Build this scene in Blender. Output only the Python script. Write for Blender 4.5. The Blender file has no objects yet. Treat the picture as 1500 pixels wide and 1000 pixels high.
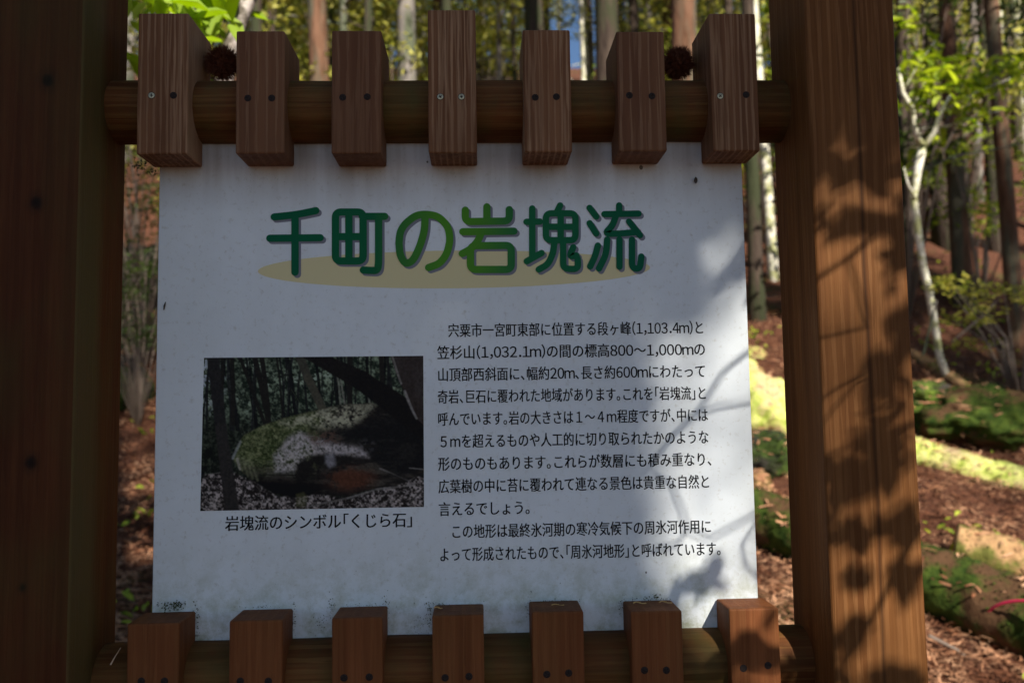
import bpy, bmesh, math, random
import numpy as np
from mathutils import Vector, Matrix, noise as mnoise
C = bpy.context.scene.collection
PI = math.pi
ZC = 1.45                      # height of the sign panel's centre above the ground in front of it

# ---------------------------------------------------------------- camera, sky, sun, exposure
RIGHT = Vector((0.99921121, -0.03644229, -0.01577688))
UP = Vector((0.01285174, -0.07915173, 0.99677973))
FWD = Vector((0.0375737, 0.99619625, 0.07862095))
CP = Vector((0.0365, -1.2849, ZC - 0.03257)); FPX = 1236.88
cam = bpy.data.cameras.new('camera'); co = bpy.data.objects.new('camera', cam); C.objects.link(co)
cam.sensor_width = 36; cam.lens = FPX / 1500 * 36; cam.clip_start = 0.05; cam.clip_end = 1500
co.matrix_world = Matrix(((RIGHT[0], UP[0], -FWD[0], CP[0]), (RIGHT[1], UP[1], -FWD[1], CP[1]),
                          (RIGHT[2], UP[2], -FWD[2], CP[2]), (0, 0, 0, 1)))
cam.dof.use_dof = True; cam.dof.focus_distance = 1.27; cam.dof.aperture_fstop = 3.6; cam.dof.aperture_blades = 7
bpy.context.scene.camera = co

SUN = Vector((0.42, -1.0, 0.74)).normalized()          # towards the sun: behind the camera, to the right
w = bpy.data.worlds.new('World'); bpy.context.scene.world = w; w.use_nodes = True
nt = w.node_tree; bg = nt.nodes['Background']
sky = nt.nodes.new('ShaderNodeTexSky'); sky.sky_type = 'NISHITA'; sky.sun_disc = False
sky.sun_elevation = math.asin(SUN.z); sky.sun_rotation = math.atan2(SUN.x, SUN.y)
nt.links.new(sky.outputs[0], bg.inputs[0]); bg.inputs[1].default_value = 0.057; sky.ozone_density = 4.5; sky.dust_density = .3; sky.air_density = 1.0
sl = bpy.data.lights.new('sun', 'SUN'); so = bpy.data.objects.new('sun', sl); C.objects.link(so)
sl.energy = 5.0; sl.angle = math.radians(0.55); sl.color = (1.0, 0.94, 0.86)
so.rotation_euler = SUN.to_track_quat('Z', 'Y').to_euler(); so.location = SUN * 30
vs = bpy.context.scene.view_settings
vs.view_transform = 'Standard'; vs.look = 'None'; vs.gamma = 1; vs.use_curve_mapping = False; vs.exposure = 0.92
cy = bpy.context.scene.cycles
cy.max_bounces = 6; cy.diffuse_bounces = 3; cy.glossy_bounces = 2; cy.transmission_bounces = 3; cy.transparent_max_bounces = 4

def ray(px, py):
    return RIGHT * ((px - 750) / FPX) + UP * ((500 - py) / FPX) + FWD
def at(px, py, d):                                      # a point d metres ahead of the camera
    return CP + ray(px, py) * d
def onY(px, py, Y=0.0):                                 # a point on the upright plane y = Y
    r = ray(px, py); return CP + r * ((Y - CP.y) / r.y)

# ---------------------------------------------------------------- helpers
def mesh(name, V, F, mat=None, smooth=False):
    me = bpy.data.meshes.new(name)
    V = np.asarray(V, dtype=np.float32)
    if isinstance(F, np.ndarray):
        n, k = F.shape
        me.vertices.add(len(V)); me.vertices.foreach_set('co', V.ravel())
        me.loops.add(n * k); me.loops.foreach_set('vertex_index', F.ravel().astype(np.int32))
        me.polygons.add(n); me.polygons.foreach_set('loop_start', np.arange(0, n * k, k, dtype=np.int32))
        me.update(calc_edges=True)
    else:
        me.from_pydata(V.tolist(), [], F); me.update()
    if mat: me.materials.append(mat)
    if smooth: me.polygons.foreach_set('use_smooth', [True] * len(me.polygons))
    return me
def obj(name, me, parent=None, loc=(0, 0, 0), **props):
    o = bpy.data.objects.new(name, me); C.objects.link(o); o.location = loc
    if parent: o.parent = parent
    for k, v in props.items(): o[k] = v
    return o
def tag(o, label, cat, group=None, kind=None):
    o['label'] = label; o['category'] = cat
    if group: o['group'] = group
    if kind: o['kind'] = kind
    return o
def bevel(o, wd=0.003, seg=2):
    m = o.modifiers.new('bevel', 'BEVEL'); m.width = wd; m.segments = seg; m.limit_method = 'ANGLE'
    return o
def box_vf(x0, x1, y0, y1, z0, z1):
    V = [(x, y, z) for z in (z0, z1) for y in (y0, y1) for x in (x0, x1)]
    F = [(0, 2, 3, 1), (4, 5, 7, 6), (0, 1, 5, 4), (2, 6, 7, 3), (0, 4, 6, 2), (1, 3, 7, 5)]
    return V, F
def prism_yz(prof, x0, x1):                             # a Y-Z outline given width along X
    n = len(prof); V = [(x0, y, z) for y, z in prof] + [(x1, y, z) for y, z in prof]
    F = [tuple(range(n))[::-1], tuple(range(n, 2 * n))] + [(i, (i + 1) % n, n + (i + 1) % n, n + i) for i in range(n)]
    return V, F
def tube(P, R, sides=8, rough=0.0, seed=0, cap=True):
    P = [Vector(p) for p in P]; V = []; F = []; rnd = random.Random(seed)
    t0 = (P[1] - P[0]).normalized(); u = t0.orthogonal().normalized()
    for i, p in enumerate(P):
        t = (P[min(i + 1, len(P) - 1)] - P[max(i - 1, 0)]).normalized()
        u = (u - t * u.dot(t)).normalized(); v = t.cross(u)
        for k in range(sides):
            a = 2 * PI * k / sides; rr = R[i] * (1 + rough * (rnd.random() - .5) * 2)
            V.append(tuple(p + (u * math.cos(a) + v * math.sin(a)) * rr))
        if i:
            b = i * sides; c = b - sides
            for k in range(sides): F.append((c + k, c + (k + 1) % sides, b + (k + 1) % sides, b + k))
    if cap: F.append(tuple(range(sides))[::-1]); F.append(tuple(range(len(V) - sides, len(V))))
    return V, F
def join_vf(parts):
    V = []; F = []
    for v, f in parts:
        n = len(V); V += list(v); F += [tuple(i + n for i in q) for q in f]
    return V, F

# ---- materials
KNOTS = [(70, 118, .0085), (53, 297, .0075), (45, 677, .007), (33, 860, .004)]
def newmat(name):
    m = bpy.data.materials.new(name); m.use_nodes = True
    t = m.node_tree; return m, t, t.nodes['Principled BSDF']
def N(t, typ, **kw):
    n = t.nodes.new(typ)
    for k, v in kw.items():
        if k.startswith('i_'): n.inputs[k[2:]].default_value = v
        elif k.startswith('n_'): n.inputs[int(k[2:])].default_value = v
        else: setattr(n, k, v)
    return n
def ramp(t, src, stops, interp='LINEAR'):
    r = t.nodes.new('ShaderNodeValToRGB'); r.color_ramp.interpolation = interp
    e = r.color_ramp.elements
    while len(e) > 1: e.remove(e[-1])
    for i, (p, c) in enumerate(stops):
        c = (c, c, c) if isinstance(c, (int, float)) else c
        q = e[0] if i == 0 else e.new(p)
        q.position = p; q.color = (*c, 1)
    t.links.new(src, r.inputs[0]); return r.outputs[0]
def mix(t, fac, a, b, mode='MIX'):
    m = t.nodes.new('ShaderNodeMix'); m.data_type = 'RGBA'; m.blend_type = mode
    for s, val in ((0, fac), (6, a), (7, b)):
        if isinstance(val, (int, float)): m.inputs[s].default_value = val
        elif isinstance(val, tuple): m.inputs[s].default_value = (*val, 1)
        else: t.links.new(val, m.inputs[s])
    return m.outputs[2]
def coords(t, scale, rnd=True, rot=(0, 0, 0)):
    tc = t.nodes.new('ShaderNodeTexCoord'); mp = t.nodes.new('ShaderNodeMapping')
    src = tc.outputs['Object']
    if rnd:
        oi = t.nodes.new('ShaderNodeObjectInfo'); mu = N(t, 'ShaderNodeVectorMath', operation='MULTIPLY_ADD')
        cb = t.nodes.new('ShaderNodeCombineXYZ')
        for k in range(3): t.links.new(oi.outputs['Random'], cb.inputs[k])
        t.links.new(cb.outputs[0], mu.inputs[0]); mu.inputs[1].default_value = (7.3, 5.1, 11.7); t.links.new(src, mu.inputs[2])
        src = mu.outputs[0]
    t.links.new(src, mp.inputs[0]); mp.inputs['Scale'].default_value = scale; mp.inputs['Rotation'].default_value = rot
    return mp.outputs[0]
def nz(t, vec, scale=1.0, detail=3.0, rough=.5, dist=0.0):
    n = N(t, 'ShaderNodeTexNoise', i_Scale=scale, i_Detail=detail, i_Roughness=rough, i_Distortion=dist)
    t.links.new(vec, n.inputs['Vector']); return n.outputs[0]
def bump(t, b, h, strength=.4, dist=.002):
    n = N(t, 'ShaderNodeBump', i_Strength=strength, i_Distance=dist); t.links.new(h, n.inputs['Height']); t.links.new(n.outputs[0], b.inputs['Normal'])

def wood(name, base, dark, light, axis='Z', ridge=.35, algae=0.0, rough=.62, knots=.0, crack=None, pts=(), band=False):
    """stained softwood: grain drawn out along the axis, raised pale ridges, knots, a little algae"""
    m, t, b = newmat(name)
    k = {'Z': (1, 1, .035), 'X': (.035, 1, 1)}[axis]
    sc = lambda s: tuple(s * q for q in k)
    g1 = nz(t, coords(t, sc(38)), detail=4, rough=.6, dist=.25)
    g2 = nz(t, coords(t, sc(260)), detail=3, rough=.7)
    g3 = nz(t, coords(t, sc(95)), detail=2, rough=.5, dist=.1)
    big = nz(t, coords(t, (6, 6, 6)), detail=3)
    c = mix(t, ramp(t, g1, [(.34, 0.), (.66, 1.)]), dark, base)
    c = mix(t, ramp(t, g2, [(.35, 0.), (.75, .5)]), c, dark)
    rd = ramp(t, g3, [(.53, 0.), (.60, 1.), (.66, .15)])
    wv_ = N(t, 'ShaderNodeTexWave', i_Scale=(33.0 if ridge > .5 else 22.0), i_Distortion=(1.6 if ridge > .5 else 2.5), i_Detail=2.0); wv_.inputs['Detail Scale'].default_value = 14.0
    wv_.bands_direction = 'X' if axis == 'Z' else 'Z'; t.links.new(coords(t, tuple(q for q in k)), wv_.inputs['Vector'])
    ln_ = ramp(t, wv_.outputs['Fac'], [(.74, 0.), (.90, 1.), (1., .8)])
    lm = N(t, 'ShaderNodeMath', operation='MULTIPLY'); t.links.new(ln_, lm.inputs[0]); t.links.new(ramp(t, nz(t, coords(t, (14, 14, 5)), detail=3), [(.3, .25), (.6, 1.)]), lm.inputs[1])
    rx = N(t, 'ShaderNodeMath', operation='MAXIMUM'); t.links.new(lm.outputs[0], rx.inputs[0]); hf = N(t, 'ShaderNodeMath', operation='MULTIPLY', n_1=.55); t.links.new(rd, hf.inputs[0]); t.links.new(hf.outputs[0], rx.inputs[1]); rd = rx.outputs[0]
    rf = N(t, 'ShaderNodeMath', operation='MULTIPLY', n_1=ridge); t.links.new(rd, rf.inputs[0])
    c = mix(t, rf.outputs[0], c, light)
    c = mix(t, ramp(t, big, [(.35, .0), (.7, .45)]), c, tuple(q * .62 for q in base))
    if knots:
        v = N(t, 'ShaderNodeTexVoronoi', i_Scale=1.0); t.links.new(coords(t, {'Z': (9, 9, 4.2), 'X': (4.2, 9, 9)}[axis]), v.inputs['Vector'])
        kn = ramp(t, v.outputs['Distance'], [(0., 1.), (.07, 1.), (.11, .35), (.2, 0.)])
        kf = N(t, 'ShaderNodeMath', operation='MULTIPLY', n_1=knots); t.links.new(kn, kf.inputs[0])
        c = mix(t, kf.outputs[0], c, (.02, .009, .005))
    if pts:
        tc = t.nodes.new('ShaderNodeTexCoord')
        for (kx, kz, kr) in pts:
            vm = N(t, 'ShaderNodeVectorMath', operation='SUBTRACT'); t.links.new(tc.outputs['Object'], vm.inputs[0]); vm.inputs[1].default_value = (kx, -.118, kz)
            ml = N(t, 'ShaderNodeVectorMath', operation='MULTIPLY'); t.links.new(vm.outputs[0], ml.inputs[0]); ml.inputs[1].default_value = (1, 1, .85)
            ln = N(t, 'ShaderNodeVectorMath', operation='LENGTH'); t.links.new(ml.outputs[0], ln.inputs[0])
            wv2 = N(t, 'ShaderNodeMath', operation='MULTIPLY_ADD', n_1=.004); t.links.new(nz(t, coords(t, (90, 90, 90)), detail=2), wv2.inputs[0]); t.links.new(ln.outputs['Value'], wv2.inputs[2])
            c = mix(t, ramp(t, wv2.outputs[0], [(kr * .55, .95), (kr * 1.1, .8), (kr * 1.35, .3), (kr * 2.6, 0.)]), c, (.010, .006, .004))
    if band:
        tc = t.nodes.new('ShaderNodeTexCoord'); sp = t.nodes.new('ShaderNodeSeparateXYZ'); t.links.new(tc.outputs['Object'], sp.inputs[0])
        mrb = N(t, 'ShaderNodeMapRange', n_1=-.118, n_2=.03); t.links.new(sp.outputs[1], mrb.inputs[0])
        c = mix(t, ramp(t, mrb.outputs[0], [(0., .75), (.38, .65), (.55, .0)]), c, (.125, .085, .032))
    if algae:
        a = nz(t, coords(t, (9, 9, 3.5)), detail=4, rough=.65)
        af = N(t, 'ShaderNodeMath', operation='MULTIPLY', n_1=algae); t.links.new(ramp(t, a, [(.42, 0.), (.68, 1.)]), af.inputs[0])
        c = mix(t, af.outputs[0], c, (.055, .075, .02))
    if crack is not None:
        tc = t.nodes.new('ShaderNodeTexCoord'); sp = t.nodes.new('ShaderNodeSeparateXYZ'); t.links.new(tc.outputs['Object'], sp.inputs[0])
        wv = nz(t, coords(t, (2, 2, 2.2), rnd=False), detail=2)
        x = N(t, 'ShaderNodeMath', operation='MULTIPLY_ADD', n_1=.022); t.links.new(wv, x.inputs[0]); t.links.new(sp.outputs[0], x.inputs[2])
        dd = N(t, 'ShaderNodeMath', operation='SUBTRACT', n_1=crack + .011); t.links.new(x.outputs[0], dd.inputs[0])
        ab = N(t, 'ShaderNodeMath', operation='ABSOLUTE'); t.links.new(dd.outputs[0], ab.inputs[0])
        c = mix(t, ramp(t, ab.outputs[0], [(0., .6), (.0003, .45), (.0007, 0.)]), c, (.01, .005, .003))
    t.links.new(c, b.inputs['Base Color'])
    hh = mix(t, .5, g2, rd)
    bump(t, b, hh, .5, .0022)
    b.inputs['Roughness'].default_value = rough; b.inputs['Specular IOR Level'].default_value = .10
    return m
M = {}
M['slat'] = wood('stained_slat_wood', (0.2409, 0.1135, 0.05424), (0.1237, 0.05124, 0.02308), (0.5207, 0.3294, 0.1904), 'Z', .6)
M['slat2'] = wood('smoother_slat_wood', (0.2148, 0.1, 0.04848), (0.1367, 0.05856, 0.02885), (0.4296, 0.2623, 0.15), 'Z', .34)
M['slatlow'] = wood('lower_slat_wood', (0.2344, 0.08052, 0.0277), (0.1302, 0.04148, 0.01385), (0.3645, 0.1586, 0.05771), 'Z', .25, algae=.15)
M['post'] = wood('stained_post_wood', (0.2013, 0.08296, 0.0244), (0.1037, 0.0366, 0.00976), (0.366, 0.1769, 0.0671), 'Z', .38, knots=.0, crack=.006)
M['postL'] = wood('shade_toned_post_wood', (0.09807, 0.03177, 0.009967), (0.05502, 0.0164, 0.005246), (0.1401, 0.05739, 0.01993), 'Z', .25, algae=.25, knots=0, pts=[(onY(a_, b_, -.118).x + .58125, onY(a_, b_, -.118).z, r_) for a_, b_, r_ in KNOTS])  # darker copy of the post wood, the left post's shade in its colour
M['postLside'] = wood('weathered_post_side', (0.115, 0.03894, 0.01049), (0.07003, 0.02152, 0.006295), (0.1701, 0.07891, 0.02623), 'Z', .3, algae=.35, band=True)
M['rail'] = wood('round_rail_wood', (0.183, 0.06832, 0.02074), (0.07564, 0.02562, 0.00732), (0.2928, 0.1586, 0.0488), 'X', .35, algae=.55, knots=.6)

def plain(name, col, rough=.5, metal=0., spec=.5):
    m, t, b = newmat(name); b.inputs['Base Color'].default_value = (*col, 1); b.inputs['Roughness'].default_value = rough
    b.inputs['Metallic'].default_value = metal; b.inputs['Specular IOR Level'].default_value = spec; return m
def mottled(name, c1, c2, scale=30, rough=.8, c3=None, bs=.5, bd=.01, spec=.1, stretch=(1, 1, 1)):
    m, t, b = newmat(name); v = coords(t, tuple(scale * s for s in stretch)); n = nz(t, v, detail=6, rough=.65)
    c = mix(t, ramp(t, n, [(.36, 0.), (.64, 1.)]), c1, c2)
    if c3:
        n2 = nz(t, coords(t, tuple(scale * .3 * s for s in stretch)), detail=5, rough=.6)
        c = mix(t, ramp(t, n2, [(.47, 0.), (.58, 1.)]), c, c3)
    t.links.new(c, b.inputs['Base Color']); bump(t, b, n, bs, bd)
    b.inputs['Roughness'].default_value = rough; b.inputs['Specular IOR Level'].default_value = spec; return m
def leafmat(name, c1, c2, trans=.45, scale=3.0, gloss=.5):
    m, t, b = newmat(name)
    n = nz(t, coords(t, (scale,) * 3), detail=3, rough=.7)
    c = mix(t, ramp(t, n, [(.38, 0.), (.62, 1.)]), c1, c2)
    t.links.new(c, b.inputs['Base Color']); b.inputs['Roughness'].default_value = gloss; b.inputs['Specular IOR Level'].default_value = .25
    tr = t.nodes.new('ShaderNodeBsdfTranslucent'); ms = t.nodes.new('ShaderNodeMixShader'); ms.inputs[0].default_value = trans
    hs = N(t, 'ShaderNodeHueSaturation', i_Saturation=1.1, i_Value=1.3); t.links.new(c, hs.inputs['Color']); t.links.new(hs.outputs[0], tr.inputs[0])
    out = t.nodes['Material Output']; t.links.new(b.outputs[0], ms.inputs[1]); t.links.new(tr.outputs[0], ms.inputs[2]); t.links.new(ms.outputs[0], out.inputs[0])
    return m
M['screw_rust'] = mottled('rusty_screw', (.012, .011, .012), (.045, .03, .024), 900, .5, bs=.2, bd=.0003)
M['screw_steel'] = plain('dull_brass_screw', (.42, .36, .24), .38, .9)
M['black'] = plain('black_print', (.006, .006, .007), .6, 0, .08)
M['shadowink'] = plain('grey_print', (.22, .23, .27), .6, 0, .1)
M['ochre'] = plain('straw_yellow_print', (.76, .68, .38), .6, 0, .1)
M['bark_cedar'] = mottled('cedar_bark', (.09, .045, .025), (.19, .10, .06), 14, .9, (.10, .09, .06), 1., .03, stretch=(1, 1, .18))
M['bark_grey'] = mottled('grey_bark', (.10, .09, .08), (.24, .21, .18), 9, .85, (.09, .10, .06), .8, .02, stretch=(1, 1, .4))
M['bark_dark'] = mottled('dark_bark', (.035, .024, .019), (.085, .062, .045), 14, .9, (.04, .045, .022), 1., .03, stretch=(1, 1, .2))
M['bark_pale'] = mottled('pale_bark', (.50, .46, .34), (.78, .74, .62), 30, .7, (.34, .34, .16), .5, .004)
M['bark_mottle'] = mottled('lichen_mottled_bark', (.20, .15, .13), (.50, .44, .40), 45, .8, (.12, .10, .08), .5, .004)
M['moss_wood'] = mottled('mossy_log_bark', (.016, .032, .005), (.055, .08, .012), 16, .95, (.085, .045, .022), 1., .02)
M['moss_sunlit'] = mottled('sunlit_moss', (.30, .38, .05), (.60, .58, .20), 14, .95, (.50, .38, .20), 1., .02)  # moss paled so its colour carries the glare of strong sun
M['dead_wood'] = mottled('dead_wood', (.30, .17, .08), (.42, .26, .12), 16, .9, (.13, .13, .03), 1., .02)
M['rock_moss'] = mottled('mossy_rock', (.03, .055, .008), (.13, .18, .025), 9, .95, (.06, .05, .04), 1., .03)
M['rock_dark'] = mottled('shade_toned_mossy_rock', (.015, .025, .006), (.05, .075, .015), 12, .95, (.035, .03, .025), 1., .03)  # darker copy of the mossy rock, shade put into its colour
M['litter'] = mottled('cedar_litter', (.34, .14, .065), (.60, .35, .20), 9, .9, (.12, .045, .022), 1., .01)
M['litter2'] = mottled('pale_litter', (.55, .36, .22), (.72, .55, .40), 20, .85)
M['twig'] = plain('bare_twig', (.16, .12, .09), .8)
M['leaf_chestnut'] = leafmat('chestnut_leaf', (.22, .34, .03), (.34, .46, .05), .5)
M['leaf_bright'] = leafmat('bright_understorey_leaf', (.10, .18, .015), (.56, .64, .08), .5, 7.0)  # bright tone raised to imitate sun highlights on the leaves
M['leaf_shade'] = leafmat('dark_chestnut_leaf', (.05, .09, .02), (.08, .13, .03), .12, 3.0)  # dark, nearly opaque leaves so the unseen crown blocks the sun
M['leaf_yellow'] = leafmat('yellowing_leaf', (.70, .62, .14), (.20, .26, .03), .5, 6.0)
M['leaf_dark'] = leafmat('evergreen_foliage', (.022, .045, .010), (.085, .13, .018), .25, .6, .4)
M['leaf_mix'] = leafmat('sun_sparkle_foliage', (.07, .12, .012), (.74, .68, .16), .45, 5.0, .4)  # strong dark and yellow leaf tones imitate sparkling sunlight
M['burr'] = mottled('chestnut_burr', (.10, .035, .018), (.20, .07, .035), 120, .7)
M['cord'] = plain('crimson_cord', (.55, .012, .07), .6)
M['cocoon'] = plain('brown_cocoon', (.06, .045, .03), .8)

# ---------------------------------------------------------------- terrain
def hgt(x, y):
    s = y - 1.9
    sp = math.log1p(math.exp(min(s * 2.2, 40))) / 2.2 if s * 2.2 < 40 else s
    base = .33 * sp if sp < 50 else 16.5 + .33 * 25 * (1 - math.exp(-(sp - 50) / 25))
    base += .14 * max(0, min(y, 60) - 4.5)
    amp = min(1.0, max(.12, (y - .5) / 5)) if y > 0 else .25
    n = mnoise.noise((x * .45 + 3.1, y * .45, 0)) * .28 + mnoise.noise((x * 1.3, y * 1.3, 5)) * .09 + mnoise.noise((x * 4, y * 4, 9)) * .03
    return base + n * amp
g = np.linspace(-1, 1, 221); ax = np.sinh(g * 5.2) / np.sinh(5.2) * 320
V = [(x, y + 3.5, hgt(x, y + 3.5)) for y in ax for x in ax]
n = len(ax); ii = np.arange(n - 1); I, J = np.meshgrid(ii, ii); b0 = (J * n + I).ravel()
ground_me = mesh('ground', V, np.stack([b0, b0 + 1, b0 + n + 1, b0 + n], 1), None, True)
gm, t, b = newmat('forest_floor')
v = coords(t, (1, 1, 1), rnd=False)
n1 = nz(t, v, 26, 8, .75); n2 = nz(t, v, 1.1, 5, .6); n3 = nz(t, v, 90, 4, .7)
c = mix(t, ramp(t, n1, [(.36, 0.), (.62, 1.)]), (.03, .012, .008), (.16, .062, .032))
c = mix(t, ramp(t, n3, [(.55, 0.), (.68, .8)]), c, (.30, .15, .085))
c = mix(t, ramp(t, n2, [(.56, 0.), (.66, .8)]), c, (.06, .085, .02))
t.links.new(c, b.inputs['Base Color']); bump(t, b, n1, 1., .03); b.inputs['Roughness'].default_value = .95; b.inputs['Specular IOR Level'].default_value = .15
ground_me.materials.append(gm)
obj('ground', ground_me, kind='structure')

def gd(px, py, lift=0.0):                               # distance at which a view ray comes within lift of the ground
    d = 2.6
    while d < 45:
        q = at(px, py, d)
        if q.z <= hgt(q.x, q.y) + lift: return d
        d += .02
    return d
# ---------------------------------------------------------------- signboard
sign = obj('signboard', None, loc=(0, 0, 0))
tag(sign, 'wooden forest signboard with white Japanese information panel between two square posts', 'signboard')
PH = -.366
def local(p): return (p[0], p[1], p[2])
# posts
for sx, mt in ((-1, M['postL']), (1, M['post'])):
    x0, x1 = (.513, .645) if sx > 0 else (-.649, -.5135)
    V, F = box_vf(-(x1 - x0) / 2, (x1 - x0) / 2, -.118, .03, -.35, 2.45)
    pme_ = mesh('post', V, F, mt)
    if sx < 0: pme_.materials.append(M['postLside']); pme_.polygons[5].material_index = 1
    o = obj('post', pme_, sign, ((x0 + x1) / 2, 0, 0))
    o['label'] = 'right square post dappled with sunlight' if sx > 0 else 'left square post in deep shade'
    bevel(o, .005, 3)
# round rails
for z, r, nm in ((.426, .0475, 'upper round rail of dark brown wood'), (-.413, .0485, 'lower round rail with greenish top')):
    segs = 40; P = []; R = []
    for i in range(segs + 1):
        x = -.55 + 1.1 * i / segs
        P.append((x, 0, mnoise.noise((x * 3, z * 7, 0)) * .0016)); R.append(r + mnoise.noise((x * 6, 3, z * 9)) * .0016)
    V, F = tube(P, R, 32)
    o = obj('rail', mesh('rail', V, F, M['rail'], True), sign, (0, -.003, ZC + z)); o['label'] = nm
# slats (posts of the little palisade), each with two screws
def screw_mesh(mat, r=.0044):
    bm = bmesh.new(); 
    V, F = [], []
    s = 14
    for k in range(s): V.append((r * math.cos(2 * PI * k / s), -.0006, r * math.sin(2 * PI * k / s)))
    for k in range(s): V.append((r * 1.12 * math.cos(2 * PI * k / s), .003, r * 1.12 * math.sin(2 * PI * k / s)))
    cr = [(.3, 1), (1, .3), (1, -.3), (.3, -1), (-.3, -1), (-1, -.3), (-1, .3), (-.3, 1)]
    # cross recess: a plus-shaped pit
    a, wd = r * .62, r * .16
    plus = [(wd, a), (wd, wd), (a, wd), (a, -wd), (wd, -wd), (wd, -a), (-wd, -a), (-wd, -wd), (-a, -wd), (-a, wd), (-wd, wd), (-wd, a)]
    n0 = len(V)
    for x, z in plus: V.append((x, -.0009, z))
    for x, z in plus: V.append((x * .8, .0016, z * .8))
    for k in range(s): F.append((k, (k + 1) % s, s + (k + 1) % s, s + k))
    for k in range(12): F.append((n0 + k, n0 + (k + 1) % 12, n0 + 12 + (k + 1) % 12, n0 + 12 + k))
    F.append(tuple(range(n0 + 12, n0 + 24)))
    me = mesh('screw', V, F, mat); bm.from_mesh(me)
    bm.verts.ensure_lookup_table()
    outer = [bm.verts[k] for k in range(s)]; inner = [bm.verts[n0 + k] for k in range(12)]
    # ring between rim and plus
    ed = []
    for L in (outer, inner):
        for k in range(len(L)):
            e = bm.edges.get((L[k], L[(k + 1) % len(L)])); ed.append(e)
    bmesh.ops.triangle_fill(bm, edges=ed, use_beauty=True)
    bmesh.ops.recalc_face_normals(bm, faces=bm.faces); bm.to_mesh(me); bm.free(); return me
screws = [screw_mesh(M['screw_rust']), screw_mesh(M['screw_steel'])]
def hole_mesh():
    V, F = tube([(0, -.0003, 0), (0, .001, 0)], [.0052, .005], 16); return mesh('countersink', V, F, plain('countersink_shade', (.02, .012, .008), .9))  # flat dark disc stands in for the shade of the screw recess
hole = hole_mesh()
up_px = [((222, 140), (254, 140)), ((363, 144), (398, 144)), ((502, 143), (538, 142)), ((645, 142), (676, 142)), ((784, 143), (815, 142)), ((922, 140), (955, 141)), ((1055, 141), (1093, 139))]
lo_px = [((207, 997), (241, 997)), ((352, 997), (393, 997)), ((504, 992), (541, 991)), ((652, 992), (687, 990)), ((801, 987), (833, 985)), ((944, 981), (976, 981)), ((1089, 978), (1125, 974))]
tops = [.553, .527, .527, .559, .5285, .526, .5545]
SP = .1405; W2 = .036
rs = random.Random(4)
for row in (0, 1):
    for i in range(7):
        x = (i - 3) * SP; dw = rs.uniform(-.0008, .0008); yf = -.069 + rs.uniform(-.001, .001)
        if row == 0:
            zt, zb = tops[i], .342 + rs.uniform(-.001, .001)
            prof = [(yf, zb), (yf, zt), (.036, zt), (.036, .426), (-.0012, .40), (-.0012, zb)]
            mt = M['slat'] if i in (0, 3, 4, 6) else M['slat2']
        else:
            zt, zb = -.3206 + rs.uniform(-.002, .002), -.54
            prof = [(yf, zb), (yf, zt), (-.0012, zt), (-.0012, -.385), (.036, -.413), (.036, zb)]
            mt = M['slatlow']
        zc = (zt + zb) / 2
        V, F = prism_yz([(y, z - zc) for y, z in prof], -W2 + dw, W2 - dw)
        o = obj('slat', mesh('slat', V, F, mt), sign, (x, 0, ZC + zc)); bevel(o, .0025, 2)
        o.rotation_euler = (0, rs.uniform(-.004, .004), 0)
        for j, (px, py) in enumerate((up_px if row == 0 else lo_px)[i]):
            p = onY(px, py, yf); shiny = (row == 0 and ((i == 0 and j == 0) or i == 3 or (i == 6 and j == 0)))
            s = obj('screw', screws[1 if shiny else 0], o, (p.x - x, yf - .0001, p.z - ZC - zc)); s.rotation_euler = (0, rs.uniform(0, 1.5), 0)
            obj('countersink', hole, o, (p.x - x, yf, p.z - ZC - zc))

# the white enamel panel
pm, t, b = newmat('white_enamel_panel')
tc = t.nodes.new('ShaderNodeTexCoord'); sp = t.nodes.new('ShaderNodeSeparateXYZ'); t.links.new(tc.outputs['Object'], sp.inputs[0])
v = coords(t, (1, 1, 1), rnd=False)
streak = nz(t, coords(t, (16, 1, 1.4), rnd=False), 1, 4, .6); fine = nz(t, v, 110, 4, .7); blot = nz(t, v, 7, 5, .7)
top = ramp(t, sp.outputs[2], [(0., 0.), (.27, 0.), (.36, 1.)])
bot = N(t, 'ShaderNodeMapRange', n_1=-.22, n_2=-.366, n_3=0., n_4=1.); t.links.new(sp.outputs[2], bot.inputs[0])
base = mix(t, ramp(t, blot, [(.35, 0.), (.75, 1.)]), (.80, .85, .87), (.72, .765, .77))
base = mix(t, ramp(t, streak, [(.48, 0.), (.75, .12)]), base, (.50, .48, .42))
base = mix(t, ramp(t, fine, [(.56, 0.), (.74, .5)]), base, (.42, .40, .32))
f1 = N(t, 'ShaderNodeMath', operation='MULTIPLY'); t.links.new(top, f1.inputs[0]); t.links.new(ramp(t, streak, [(.3, .25), (.65, .95)]), f1.inputs[1])
base = mix(t, f1.outputs[0], base, (.27, .22, .17))
f2 = N(t, 'ShaderNodeMath', operation='MULTIPLY'); t.links.new(bot.outputs[0], f2.inputs[0]); t.links.new(ramp(t, nz(t, v, 24, 7, .75), [(.44, 0.), (.64, .75)]), f2.inputs[1])
base = mix(t, f2.outputs[0], base, (.30, .32, .16))
vo = N(t, 'ShaderNodeTexVoronoi', i_Scale=24.0); t.links.new(coords(t, (1, 1, .8), rnd=False), vo.inputs['Vector'])
vc = N(t, 'ShaderNodeSeparateColor'); t.links.new(vo.outputs['Color'], vc.inputs[0])
th = N(t, 'ShaderNodeMath', operation='MULTIPLY', n_1=.075); t.links.new(ramp(t, vc.outputs[0], [(.55, 0.), (1., 1.)]), th.inputs[0])
lt = N(t, 'ShaderNodeMath', operation='LESS_THAN'); t.links.new(vo.outputs['Distance'], lt.inputs[0]); t.links.new(th.outputs[0], lt.inputs[1])
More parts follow.
